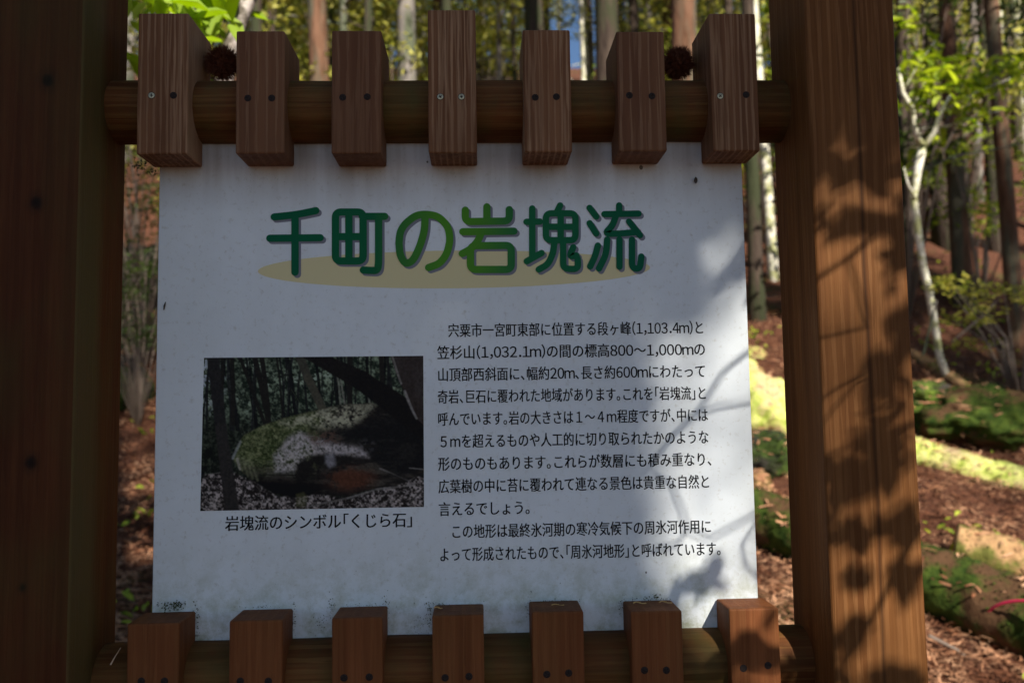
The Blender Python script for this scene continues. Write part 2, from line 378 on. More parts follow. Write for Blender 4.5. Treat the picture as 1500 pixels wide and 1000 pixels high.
lf = N(t, 'ShaderNodeMath', operation='MULTIPLY', n_1=.85); t.links.new(lt.outputs[0], lf.inputs[0])
base = mix(t, lf.outputs[0], base, (.07, .055, .04))
t.links.new(base, b.inputs['Base Color']); b.inputs['Roughness'].default_value = .4; b.inputs['Specular IOR Level'].default_value = .2
V, F = box_vf(-.45, .45, 0, .006, -.366, .40)
panel = obj('panel', mesh('panel', V, F, pm), sign, (0, 0, ZC)); bevel(panel, .001, 1)
def pl(px, py):                                         # photograph pixel -> panel x, z
    p = onY(px, py); return (p.x, p.z - ZC)
def flat(V2, F, name, mat, lift):
    return obj(name, mesh(name, [(x, 0, z) for x, z in V2], F, mat), panel, (0, -lift, 0))
# yellow ellipse
cx, cz = .0003, .1808; E = [(cx + .3003 * math.cos(a), cz + .0292 * math.sin(a)) for a in np.linspace(0, 2 * PI, 97)[:-1]]
flat(E, [tuple(range(96))], 'ellipse_mark', M['ochre'], .0002)
# title glyphs drawn as round-ended strokes
def T(*a):
    q = [pl(370 + x / 2.5, 280 + y / 2.5) for x, y in zip(a[::2], a[1::2])]; return q
def smooth_pts(P, it=2, closed=False):
    for _ in range(it):
        Q = []
        n = len(P); rng = range(n if closed else n - 1)
        if not closed: Q.append(P[0])
        for i in rng:
            a, b_ = P[i], P[(i + 1) % n]
            Q.append((a[0] * .78 + b_[0] * .22, a[1] * .78 + b_[1] * .22)); Q.append((a[0] * .22 + b_[0] * .78, a[1] * .22 + b_[1] * .78))
        if not closed: Q.append(P[-1])
        P = Q
    return P
def stroke(P, r, lift, closed=False):
    """a flat band with round ends along a polyline, on the plane y = -lift"""
    V = []; F = []
    if closed:
        P = P + [P[0]]
    n = len(P); L = []; Rr = []
    for i in range(n):
        if closed: a, c_ = P[(i - 1) % (n - 1)], P[(i + 1) % (n - 1)] if i < n - 1 else P[1]
        else: a, c_ = P[max(i - 1, 0)], P[min(i + 1, n - 1)]
        dx, dz = c_[0] - a[0], c_[1] - a[1]; l = math.hypot(dx, dz) or 1; nx, nzz = -dz / l, dx / l
        L.append((P[i][0] + nx * r, -lift, P[i][1] + nzz * r)); Rr.append((P[i][0] - nx * r, -lift, P[i][1] - nzz * r))
    V = L + Rr
    for i in range(n - 1): F.append((i, i + 1, n + i + 1, n + i))
    if not closed:
        for e, s0, sgn in ((0, P[0], 1), (n - 1, P[-1], -1)):
            a = P[1] if e == 0 else P[-2]
            ang = math.atan2(s0[1] - a[1], s0[0] - a[0]); base_i = len(V)
            V += [(s0[0] + r * math.cos(ang + th_), -lift, s0[1] + r * math.sin(ang + th_)) for th_ in np.linspace(-PI / 2, PI / 2, 9)]
            F.append(tuple(range(base_i, base_i + 9)))
    return V, F
G = [
 [T(80, 95, 160, 87, 232, 72), T(64, 173, 248, 171), T(156, 92, 156, 297)],
 [(T(304, 77, 405, 77, 405, 256, 304, 256), 1), T(353, 80, 353, 253), T(307, 167, 402, 167), T(402, 93, 484, 93), T(462, 95, 462, 262, 458, 290, 436, 291, 406, 289)],
 [T(632, 88, 630, 145, 612, 205, 588, 255, 560, 268, 540, 235, 536, 190), T(536, 192, 540, 150, 558, 120, 596, 90, 632, 84, 680, 92, 716, 130, 724, 178, 712, 230, 685, 266, 645, 280)],
 [T(779, 70, 779, 112, 940, 110, 940, 68), T(858, 58, 858, 106), T(770, 149, 957, 147), T(838, 152, 826, 182, 800, 212, 768, 229), (T(798, 200, 947, 199, 947, 287, 798, 287), 1)],
 [T(1003, 113, 1052, 112), T(1024, 64, 1024, 238), T(1004, 257, 1058, 227), T(1126, 53, 1114, 78), (T(1074, 82, 1182, 82, 1182, 180, 1074, 180), 1), T(1128, 84, 1128, 178), T(1078, 131, 1180, 131), T(1106, 182, 1100, 228, 1082, 268, 1048, 287), T(1137, 182, 1137, 284, 1192, 286, 1190, 248), T(1174, 206, 1160, 240, 1186, 236)],
 [T(1234, 62, 1258, 94), T(1234, 118, 1258, 156), T(1264, 200, 1254, 238, 1236, 276), T(1342, 53, 1342, 82), T(1288, 85, 1413, 83), T(1330, 92, 1318, 126, 1288, 157, 1350, 156, 1406, 150), T(1378, 112, 1418, 162), T(1298, 178, 1294, 232, 1268, 284), T(1343, 178, 1343, 277), T(1389, 178, 1389, 282, 1418, 286, 1423, 240)],
]
gt, t, b = newmat('green_gradient_print')
tc = t.nodes.new('ShaderNodeTexCoord'); sp = t.nodes.new('ShaderNodeSeparateXYZ'); t.links.new(tc.outputs['Object'], sp.inputs[0])
mr = N(t, 'ShaderNodeMapRange', n_1=-.29, n_2=.29); t.links.new(sp.outputs[0], mr.inputs[0])
c = ramp(t, mr.outputs[0], [(0., (.004, .12, .055)), (.28, (.006, .13, .050)), (.46, (.085, .29, .025)), (.56, (.08, .27, .025)), (.68, (.012, .15, .055)), (1., (.003, .11, .055))])
t.links.new(c, b.inputs['Base Color']); b.inputs['Roughness'].default_value = .6; b.inputs['Specular IOR Level'].default_value = .1
SHARP = {(3, 0), (1, 4), (4, 8), (5, 9)}
def corner(P, closed, r=.0088):
    Q = []; n = len(P)
    for i, p in enumerate(P):
        if not closed and i in (0, n - 1): Q.append(p); continue
        e = []
        for q in (P[i - 1], P[(i + 1) % n]):
            l = math.hypot(q[0] - p[0], q[1] - p[1]); f = min(.48, r / l); e.append((p[0] + (q[0] - p[0]) * f, p[1] + (q[1] - p[1]) * f))
        for u_ in np.linspace(0, 1, 9):
            Q.append(tuple((1 - u_) ** 2 * e[0][k] + 2 * u_ * (1 - u_) * p[k] + u_ * u_ * e[1][k] for k in (0, 1)))
    return Q
GW = [.0056, .0056, .0056, .0056, .0050, .0050]
for gi, strokes in enumerate(G):
    for (nm, mat, dx, dz, base_l) in (('title_character_shadow', M['shadowink'], .0034, -.0034, .0004), ('title_character', gt, 0, 0, .0012)):
        parts = []
        for si, s in enumerate(strokes):
            closed = isinstance(s, tuple); P = s[0] if closed else s
            if closed or (len(P) in (4, 5) and (gi, si) in SHARP): P = corner(P, closed)
            elif len(P) > 2: P = smooth_pts(P, 3)
            P = [(x + dx, z + dz) for x, z in P]
            parts.append(stroke(P, GW[gi] , si * .00003, closed))
        V, F = join_vf(parts)
        obj(nm, mesh(nm, V, F, mat), panel, (0, -base_l, 0))
# printed text, character by character
fc = bpy.data.curves.new('type', 'FONT'); fc.size = 1; fc.offset = .003; fc.resolution_u = 3
fo = bpy.data.objects.new('type', fc); C.objects.link(fo); cache = {}
def glyph(ch):
    if ch not in cache:
        fc.body = ch; bpy.context.view_layer.update(); dg = bpy.context.evaluated_depsgraph_get()
        m = bpy.data.meshes.new_from_object(fo.evaluated_get(dg))
        cache[ch] = ([(q.co.x, q.co.y) for q in m.vertices], [tuple(p.vertices) for p in m.polygons]); bpy.data.meshes.remove(m)
    return cache[ch]
HALF = {'、': (0, .5), '。': (0, .5), '「': (-.5, .5), '」': (0, .5), '　': (0, 1)}
def adv(ch):
    if ch in HALF: return HALF[ch]
    if ch in '0123456789': return (-.19, .62)
    if ch in ',.': return (-.03, .36)
    if ch == '(': return (-.60, .40)
    if ch == ')': return (.0, .38)
    if ch == 'm': return (-.07, .86)
    return (0, 1)
def line(txt, xl, xr, zc, size):
    x = 0; items = []
    for ch in txt:
        off, a = adv(ch)
        if ch != '　': items.append((ch, x + off, x))
        x += a
    first = items[0][2]; sc = (xr - xl) / (x - first); parts = []
    for ch, gx, _ in items:
        lat = ch in '0123456789m,.()'
        V2, F = glyph(chr(ord(ch) + 0xFEE0) if lat else ch)
        for j, sh in enumerate((-.013, 0, .013)):          # struck twice for a medium weight
            parts.append(([(xl + (gx - first + vx + sh) * sc, -.00004 * j, zc + (vy - .38) * size) for vx, vy in V2], F))
    V, F = join_vf(parts)
    return obj('text_line', mesh('text_line', V, F, M['black']), panel, (0, -.0004, 0))
rows = [('宍粟市一宮町東部に位置する段ヶ峰(1,103.4m)と', -.0127, .3825), ('笠杉山(1,032.1m)の間の標高800〜1,000mの', -.0296, .3833),
        ('山頂部西斜面に、幅約20m、長さ約600mにわたって', -.0296, .3825), ('奇岩、巨石に覆われた地域があります。これを「岩塊流」と', -.0296, .3832),
        ('呼んでいます。岩の大きさは１〜４ｍ程度ですが、中には', -.0296, .3836), ('５ｍを超えるものや人工的に切り取られたかのような', -.0290, .3836),
        ('形のものもあります。これらが数層にも積み重なり、', -.0296, .3885), ('広葉樹の中に苔に覆われて連なる景色は貴重な自然と', -.0296, .3836),
        ('言えるでしょう。', -.0296, .1100), ('この地形は最終氷河期の寒冷気候下の周氷河作用に', -.0116, .3830), ('よって形成されたもので、「周氷河地形」と呼ばれています。', -.0291, .3975)]
for i, (s, a, b_) in enumerate(rows):
    line(s, a, b_, .0868 - i * .03355, .0222)
line('岩塊流のシンボル「くじら石」', -.3455, -.066, -.1962, .0235)
bpy.data.objects.remove(fo)

# the printed photograph on the panel: mossy boulder among trees (flat print, colours per point)
def vnoise(w_, h_, cells, seed, ay=1.0):
    r_ = np.random.RandomState(seed); gx = cells + 2; gy = int(cells * h_ / w_ * ay) + 2
    gr = r_.rand(gy + 1, gx + 1); X = np.linspace(0, gx - 1.001, w_); Y = np.linspace(0, gy - 1.001, h_)
    xi = X.astype(int); yi = Y.astype(int); fx = X - xi; fy = Y - yi; fx = fx * fx * (3 - 2 * fx); fy = (fy * fy * (3 - 2 * fy))[:, None]
    a = gr[yi][:, xi]; b1 = gr[yi][:, xi + 1]; c1 = gr[yi + 1][:, xi]; d1 = gr[yi + 1][:, xi + 1]
    return (a * (1 - fx) + b1 * fx) * (1 - fy) + (c1 * (1 - fx) + d1 * fx) * fy
def fbm(w_, h_, cells, seed, oct_=4, ay=1.0):
    s = 0; a = .5; tot = 0
    for k in range(oct_): s = s + a * vnoise(w_, h_, min(cells * 2 ** k, w_), seed + k * 17, ay); tot += a; a *= .62
    return s / tot
PW, PHh = 324, 226
uu, vv = np.meshgrid(np.linspace(50, 1130, PW), np.linspace(72, 825, PHh))     # drawing units
img = np.zeros((PHh, PW, 3))
def sst(e0, e1, x): q = np.clip((x - e0) / (e1 - e0), 0, 1); return q * q * (3 - 2 * q)
def put(mask, col):
    global img
    img = img * (1 - mask[..., None]) + np.asarray(col) * mask[..., None] if np.ndim(col) == 1 else img * (1 - mask[..., None]) + col * mask[..., None]
def seg_mask(x0, y0, x1, y1, w0, w1, soft=3.0, wob=0, seed=0):
    dx, dy = x1 - x0, y1 - y0; L2 = dx * dx + dy * dy
    tt = np.clip(((uu - x0) * dx + (vv - y0) * dy) / L2, 0, 1)
    nx = (vnoise(PW, PHh, 8, seed + 5) - .5) * wob
    d = np.hypot(uu - x0 - tt * dx + nx, vv - y0 - tt * dy)
    return 1 - sst(-soft, soft, d - (w0 + (w1 - w0) * tt))
def poly_mask(P, soft=5):
    inside = np.zeros(uu.shape, bool); dist = np.full(uu.shape, 1e9); n_ = len(P)
    for i in range(n_):
        (x0, y0), (x1, y1) = P[i], P[(i + 1) % n_]
        cnd = ((y0 > vv) != (y1 > vv)); xc = (x1 - x0) * (vv - y0) / ((y1 - y0) or 1e-9) + x0
        inside ^= cnd & (uu < xc)
        dx, dy = x1 - x0, y1 - y0; tt = np.clip(((uu - x0) * dx + (vv - y0) * dy) / (dx * dx + dy * dy + 1e-9), 0, 1)
        dist = np.minimum(dist, np.hypot(uu - x0 - tt * dx, vv - y0 - tt * dy))
    return 1 - sst(-soft, soft, np.where(inside, -dist, dist))
F1 = fbm(PW, PHh, 26, 1); F2 = fbm(PW, PHh, 60, 9, 3); F3 = fbm(PW, PHh, 9, 21); F4 = fbm(PW, PHh, 110, 33, 2)
leafy = (sst(.38, .74, F2 * .45 + F1 * .3 + F4 * .25) * (.55 + .9 * F3))[..., None]
img[:] = np.array([.03, .045, .03]) * (1 - leafy) + np.array([.33, .40, .27]) * leafy
br = sst(.52, .75, F3) * sst(.5, .65, F2) * sst(420, 200, vv); put(br, [.62, .72, .55])
put(sst(.55, .64, F2) * sst(200, 60, uu) * sst(430, 180, vv) * .9, [.62, .68, .74])
low = sst(330, 430, vv); put(low * .75, [.02, .022, .016])
rp = random.Random(8)
for k in range(46):
    x = rp.uniform(60, 1120); lean = rp.uniform(-.12, .2); wd = rp.uniform(2, 6.5)
    put(seg_mask(x, 60, x + lean * 360, 430, wd, wd * 1.25, 2.0, 14, k) * .93, [rp.uniform(.012, .04)] * 3)
for k in range(16):
    x = rp.uniform(150, 1000); y = rp.uniform(110, 300); put(seg_mask(x, y, x + rp.uniform(-90, 90), y + rp.uniform(-60, 80), 1.6, 1.2, 1.6) * .8, [.10, .12, .07])
for x in (700, 716, 842): put(seg_mask(x, 150, x + 25, 320, 4, 5, 2, 10, x) * .7, [.36, .35, .28])
put(seg_mask(520, 70, 560, 180, 22, 20, 3), [.10, .095, .07]); put(seg_mask(560, 175, 632, 330, 20, 20, 3), [.13, .12, .085])
for k, (x, x2, wd) in enumerate(((300, 372, 13), (335, 372, 12), (190, 200, 10), (140, 150, 8), (225, 352, 9), (408, 442, 5), (765, 770, 14), (920, 925, 12))):
    put(seg_mask(x, 65, x2, 400, wd, wd, 2.5, 8, 90 + k), [.035, .032, .026])
# forest floor of the print
fl = poly_mask([(40, 650), (200, 640), (330, 700), (420, 760), (620, 750), (760, 780), (1000, 700), (1140, 660), (1140, 840), (40, 840)], 8)
gq = (sst(.34, .72, F4 * .5 + F2 * .3 + F1 * .2) ** 1.5)[..., None]; fc3 = np.array([.04, .032, .028]) * (1 - gq) + np.array([.55, .48, .44]) * gq
put(fl, fc3); put(sst(190, 40, uu) * sst(420, 520, vv) * sst(.5, .38, F1), [.015, .018, .014])
# boulder
rock = poly_mask([(232, 620), (204, 575), (215, 520), (250, 460), (340, 412), (460, 372), (600, 340), (720, 312), (880, 306), (945, 340), (1030, 385), (1110, 450), (1135, 560), (1135, 660), (1010, 715), (850, 740), (760, 768), (600, 752), (500, 768), (400, 742), (330, 700), (275, 665)], 6)
strat = fbm(PW, PHh, 12, 51, 4, 4.0)
rc = np.array([.035, .03, .026]) * (1 - sst(.45, .7, strat)[..., None]) + np.array([.11, .095, .075]) * sst(.45, .7, strat)[..., None]
put(rock, rc)
gr = rock * sst(700, 540, uu + (vv - 400) * .3 + (F1 - .5) * 120) * sst(690, 560, vv + (F1 - .5) * 80)
gq = sst(.3, .8, F2 * .35 + F4 * .3 + F3 * .35)[..., None]; gc = np.array([.06, .09, .025]) * (1 - gq) + np.array([.36, .38, .19]) * gq
put(gr * .95, gc)
put(rock * poly_mask([(560, 352), (720, 318), (890, 312), (840, 370), (770, 420), (640, 430), (560, 400), (480, 420), (430, 400)], 26) * sst(.28, .62, F1 * .6 + F4 * .4) * .9, [.62, .60, .42])
put(rock * poly_mask([(400, 560), (470, 470), (520, 440), (580, 470), (700, 500), (830, 530), (860, 575), (760, 560), (640, 555), (560, 570), (500, 640), (410, 640)], 18) * sst(.26, .62, F2 * .4 + F1 * .3 + F4 * .3) * .95, [.66, .60, .57])
put(rock * poly_mask([(540, 455), (690, 440), (740, 500), (600, 515)], 18) * sst(.42, .55, F4) * .8, [.16, .10, .075])
put(rock * poly_mask([(510, 600), (560, 565), (640, 560), (660, 640), (560, 680), (500, 670)], 16) * sst(.2, .5, F1), [.03, .026, .022])
put(rock * poly_mask([(650, 560), (690, 560), (700, 610), (670, 625), (650, 600)], 12) * .7, [.45, .43, .45])
put(rock * sst(1.0, .3, np.hypot((uu - 770) / 170, (vv - 680) / 85)) * sst(.3, .6, F1 + .1) * .8, [.19, .075, .04])
put(rock * sst(650, 720, vv + (uu - 600) * -.05) * sst(720, 560, uu), [.014, .012, .011])
put(rock * poly_mask([(720, 440), (860, 400), (960, 360), (1140, 430), (1140, 620), (1000, 690), (900, 600), (840, 530), (740, 500)], 25) * .82, [.02, .02, .02])
for cx_, cy_, q in ((850, 520, 60),):
    put(rock * sst(1, .2, np.hypot((uu - cx_) / q, (vv - cy_) / q / .8)) * sst(.4, .6, F2) * .4, [.26, .25, .25])
for k in range(4): put(seg_mask(228 + k * 22, 560 + k * 12, 250 + k * 24, 650 + k * 10, 7, 5, 7) * rock * .35, [.42, .43, .26])
for k in range(6): put(seg_mask(370, 590 + k * 14, 500, 600 + k * 13, 2.5, 1.2, 4, 14, k) * rock * .45, [.30, .30, .24])
put(seg_mask(238, 490, 205, 570, 5, 7, 5, 12, 3) * .8, [.40, .42, .40]); put(seg_mask(222, 575, 236, 625, 7, 5, 3), [.44, .42, .33])
put(seg_mask(560, 55, 820, 190, 30, 48, 4), [.028, .024, .021]); put(seg_mask(820, 190, 1150, 430, 48, 66, 5), [.022, .019, .017])
put(poly_mask([(965, 70), (1130, 70), (1130, 420), (1095, 385), (1050, 290), (1000, 170)], 4), np.array([.05, .032, .024]) + (fbm(PW, PHh, 30, 70, 3, .2)[..., None]) * .06)
put(seg_mask(972, 70, 1022, 210, 4, 5, 4, 12, 5) * .8, [.36, .33, .29]); put(seg_mask(1035, 250, 1095, 385, 7, 5, 5, 14, 6) * .8, [.44, .41, .37])
put(seg_mask(92, 60, 140, 420, 30, 28, 4), [.045, .042, .04]); put(seg_mask(140, 420, 205, 840, 28, 34, 4), [.058, .052, .047])
for a in ((915, 632, 1075, 710, 6, 9, .40), (1060, 632, 1130, 640, 4, 4, .42), (560, 815, 760, 775, 7, 7, .32), (760, 775, 900, 735, 6, 6, .45), (900, 735, 1090, 715, 7, 6, .4), (870, 808, 945, 756, 3, 3, .5), (925, 810, 958, 786, 3, 3, .5), (1060, 800, 1128, 730, 7, 5, .10), (50, 650, 140, 640, 4, 3, .3), (60, 690, 150, 730, 3, 3, .22), (300, 790, 560, 770, 3, 3, .3), (50, 270, 95, 262, 3, 3, .05)):
    put(seg_mask(*a[:4], a[4] * .8, a[5] * .7, 3, 16, int(a[0])) * .85, [a[6] * .75, a[6] * .69, a[6] * .62])
put(poly_mask([(510, 752), (545, 742), (565, 770), (555, 815), (508, 815)], 9) * .6, [.16, .16, .07])
img = np.clip(img ** 1.12 * .8 * (.6 + .8 * F4[..., None]), 0.008, .8)
TL, TR, BL, BR = (-.3791, .0501), (-.0503, .0487), (-.3818, -.1772), (-.0508, -.1778)
U, Vv = np.meshgrid(np.linspace(0, 1, PW), np.linspace(0, 1, PHh))
PX = (TL[0] * (1 - U) + TR[0] * U) * (1 - Vv) + (BL[0] * (1 - U) + BR[0] * U) * Vv
PZ = (TL[1] * (1 - U) + TR[1] * U) * (1 - Vv) + (BL[1] * (1 - U) + BR[1] * U) * Vv
Vp = np.stack([PX.ravel(), np.zeros(PX.size), PZ.ravel()], 1)
I, J = np.meshgrid(np.arange(PW - 1), np.arange(PHh - 1)); b0 = (J * PW + I).ravel()
pme = mesh('printed_photo', Vp, np.stack([b0, b0 + PW, b0 + PW + 1, b0 + 1], 1))
at_ = pme.color_attributes.new('ink', 'FLOAT_COLOR', 'POINT'); at_.data.foreach_set('color', np.concatenate([img.reshape(-1, 3), np.ones((PW * PHh, 1))], 1).astype(np.float32).ravel())
m, t, b = newmat('photographic_print'); an = N(t, 'ShaderNodeVertexColor', layer_name='ink'); t.links.new(an.outputs[0], b.inputs['Base Color']); b.inputs['Roughness'].default_value = .6; b.inputs['Specular IOR Level'].default_value = .1
pme.materials.append(m)
obj('printed_photo', pme, panel, (0, -.0003, 0), label='printed photograph of a mossy boulder among dark trees')

# ---------------------------------------------------------------- burrs, cocoon, moss on the sign
def burr(px, py, Y, label, seed):
    r_ = random.Random(seed); V = []; F = []
    bm = bmesh.new(); bmesh.ops.create_icosphere(bm, subdivisions=2, radius=.020)
    me0 = bpy.data.meshes.new('x'); bm.to_mesh(me0); bm.free()
    parts = [([tuple(v_.co) for v_ in me0.vertices], [tuple(p.vertices) for p in me0.polygons])]; bpy.data.meshes.remove(me0)
    for k in range(1500):
        d = Vector((r_.gauss(0, 1), r_.gauss(0, 1), r_.gauss(0, 1))).normalized(); e = (d + Vector((r_.gauss(0, .22), r_.gauss(0, .22), r_.gauss(0, .22)))).normalized()
        a = d * .0192; tip = a + e * r_.uniform(.008, .0135); u = e.orthogonal().normalized() * .0006; w_ = e.cross(u)
        parts.append(([tuple(a + u), tuple(a - u * .5 + w_ * .87), tuple(a - u * .5 - w_ * .87), tuple(tip)], [(0, 1, 3), (1, 2, 3), (2, 0, 3)]))
    V, F = join_vf(parts); p = onY(px, py, Y)
    o = obj('chestnut_burr', mesh('chestnut_burr', V, F, M['burr']), None, p)
    tag(o, label, 'chestnut burr', 'chestnut burrs resting on the rail')
burr(326, 93, .006, 'dark brown spiny chestnut burr on the upper rail right of the leftmost slat', 1)
burr(993, 93, .012, 'dark brown spiny chestnut burr half hidden behind the rightmost upper slat', 2)
p = onY(1019, 264, -.004)
V, F = tube([(0, 0, -.005), (0, -.001, -.002), (0, -.001, .002), (0, 0, .005)], [.0008, .0028, .0026, .0006], 8)
tag(obj('insect_cocoon', mesh('insect_cocoon', V, F, M['cocoon'], True), None, p), 'tiny brown cocoon stuck near the top right of the white panel', 'cocoon')
p = onY(722, 0) 
V, F = tube([(-.001, 0, -.006), (0, -.001, 0), (.0015, 0, .006)], [.0006, .0014, .0005], 6)
tag(obj('insect_cocoon', mesh('insect_cocoon', V, F, M['cocoon'], True), None, onY(241, 448, -.002)), 'thin black grub case on the left edge of the white panel', 'cocoon')
mossm = mottled('moss_tuft', (.035, .05, .02), (.10, .12, .045), 400, .95)
def tuft(cx_, cy_, n_, spread, seed, Y=-.0015, h=.004, flatz=.4):
    r_ = random.Random(seed); parts = []
    for k in range(n_):
        px = cx_ + r_.gauss(0, spread); py = cy_ + r_.gauss(0, spread * flatz); q = onY(px, py, Y - abs(r_.gauss(0, .002)))
        s = r_.uniform(.3, 1) * h; a = Vector((r_.gauss(0, 1), r_.gauss(0, 1) - .3, r_.gauss(0, 1))).normalized() * s; u = a.orthogonal().normalized() * s * .35
        parts.append(([tuple(q - u), tuple(q + u), tuple(q + a)], [(0, 1, 2)]))
    return parts
parts = []
for a in ((250, 888, 90, 9, 1, -.01), (262, 884, 40, 4, 2, -.012), (318, 905, 10, 20, 3, -.0015, .0015, .7), (470, 915, 60, 7, 4, -.0015, .0022, 1.2), (486, 890, 40, 3, 5, -.003, .003, 3), (628, 900, 60, 2, 14, -.004, .003, 6), (707, 905, 45, 1.6, 15, -.006, .003, 7), (776, 890, 45, 2, 16, -.004, .003, 5),
          (565, 888, 40, 3, 6, -.004, .003, 3), (430, 905, 50, 2, 7, -.004, .003, 7), (288, 910, 50, 2, 8, -.004, .0035, 8), (615, 915, 70, 9, 9, -.0015, .0022, 1.3), (640, 884, 60, 16, 10, -.006, .0025, .1),
          (815, 880, 60, 16, 11, -.006, .0025, .1), (955, 877, 70, 18, 12, -.006, .003, .1), (380, 889, 40, 16, 13, -.006, .002, .1), (530, 886, 50, 18, 19, -.006, .002, .1), (912, 884, 40, 3, 17, -.006, .003, 2.5), (960, 873, 20, 4, 18, -.004, .004),
          (205, 243, 60, 7, 20, -.004, .006, .9), (222, 252, 40, 5, 21, -.003, .005, .6), (520, 250, 30, 22, 22, -.0015, .0014, .15), (250, 251, 30, 20, 23, -.0015, .0014, .15), (660, 246, 30, 20, 24, -.0015, .0014, .2), (800, 247, 30, 20, 25, -.0015, .0014, .25), (935, 248, 30, 18, 26, -.0015, .0014, .2), (390, 254, 46, 26, 30, -.0015, .0013, .3), (525, 256, 40, 26, 31, -.0015, .0013, .35), (660, 256, 46, 26, 32, -.0015, .0013, .35), (800, 256, 46, 26, 33, -.0015, .0013, .35), (700, 600, 26, 190, 35, -.0012, .0012, .8), (600, 860, 30, 120, 36, -.0012, .0013, .3), (420, 840, 24, 60, 37, -.0012, .0013, .4)):
    parts += tuft(*a)
V, F = join_vf(parts)
o = obj('moss', mesh('moss', V, F, mossm)); tag(o, 'dark moss and grime tufts where slats meet the white panel', 'moss', kind='stuff')
# needles on the lower slats
nm_ = plain('dry_cedar_needle', (.62, .38, .14), .7); k_ = 0
for (px, py, ang, cur, lb) in ((642, 892, 0, .004, 'single dry needle on the fourth lower slat'), (817, 881, .1, .003, 'pale dry needles on the fifth lower slat top'), (937, 885, -.2, .005, 'curled dry needle at the left of the sixth lower slat top'), (975, 885, .15, .006, 'longer curled dry needle at the right of the sixth lower slat top')):
    p = onY(px, py, -.03); p.z = ZC - .3205 + .0012; L = .009 if k_ < 1 else .013; k_ += 1
    pts = [(L * (s - .5) * 1.4, cur * math.sin(s * 5) * .8, .0006 * math.sin(s * 7)) for s in np.linspace(0, 1, 8)]
    pr = [tube(pts, [.0009] * 8, 5)]
    for s in (.3, .55, .75): q = Vector(pts[int(s * 7)]); pr.append(tube([q, q + Vector((.003, -.003, .001))], [.0007, .0003], 4))
    V, F = join_vf(pr); tag(obj('dry_needle', mesh('dry_needle', V, F, nm_), None, p), lb, 'dry needle', 'dry cedar needles fallen on the sign')
pts = [onY(162, 973, -.055), onY(168, 962, -.054), onY(177, 948, -.053)]
V, F = tube([q - pts[0] for q in pts], [.0012, .0007, .0004], 5)
tag(obj('dry_needle', mesh('dry_needle', V, F, M['litter2']), None, pts[0]), 'pale sliver leaning on the lower rail beside the left post', 'dry needle', 'dry cedar needles fallen on the sign')

# ---------------------------------------------------------------- vegetation
def leaf_cloud(centers, size, seed, shape='ellipse', nsun=None, droop=.3):
    """many small leaf faces, one folded leaf per centre"""
    r_ = np.random.RandomState(seed); n_ = len(centers); cen = np.asarray(centers, float)
    a = r_.normal(size=(n_, 3)); a[:, 2] = a[:, 2] * .5 - droop; a /= np.linalg.norm(a, axis=1)[:, None]
    nn = r_.normal(size=(n_, 3)); nn[:, 2] = np.abs(nn[:, 2]) + .6
    if nsun is not None: nn = nn * .45 + np.asarray(nsun) * 1.6
    b_ = np.cross(nn, a); b_ /= np.linalg.norm(b_, axis=1)[:, None] + 1e-9; nn = np.cross(a, b_)
    L = size * r_.uniform(.6, 1.25, n_)[:, None]; W_ = L * (.21 if shape == 'long' else .36)
    k = [(-.5, 0, 0), (-.2, .8, .1), (.2, .85, .1), (.5, 0, -.12), (.2, -.85, .1), (-.2, -.8, .1)]
    V = np.concatenate([(cen + a * L * x + b_ * W_ * y * .6 + nn * L * z)[:, None, :] for x, y, z in k], 1).reshape(-1, 3)
    base_i = np.arange(n_)[:, None] * 6
    F = np.concatenate([base_i + np.array([0, 1, 2, 3]), base_i + np.array([0, 3, 4, 5])], 0)
    return V, F
def blob_centers(blobs, per, seed):
    r_ = np.random.RandomState(seed); out = []
    for (c_, rad) in blobs:
        d = r_.normal(size=(per, 3)); d /= np.linalg.norm(d, axis=1)[:, None]; q = r_.uniform(0, 1, per)[:, None] ** .5
        out.append(np.asarray(c_) + d * q * np.asarray(rad))
    return np.concatenate(out)

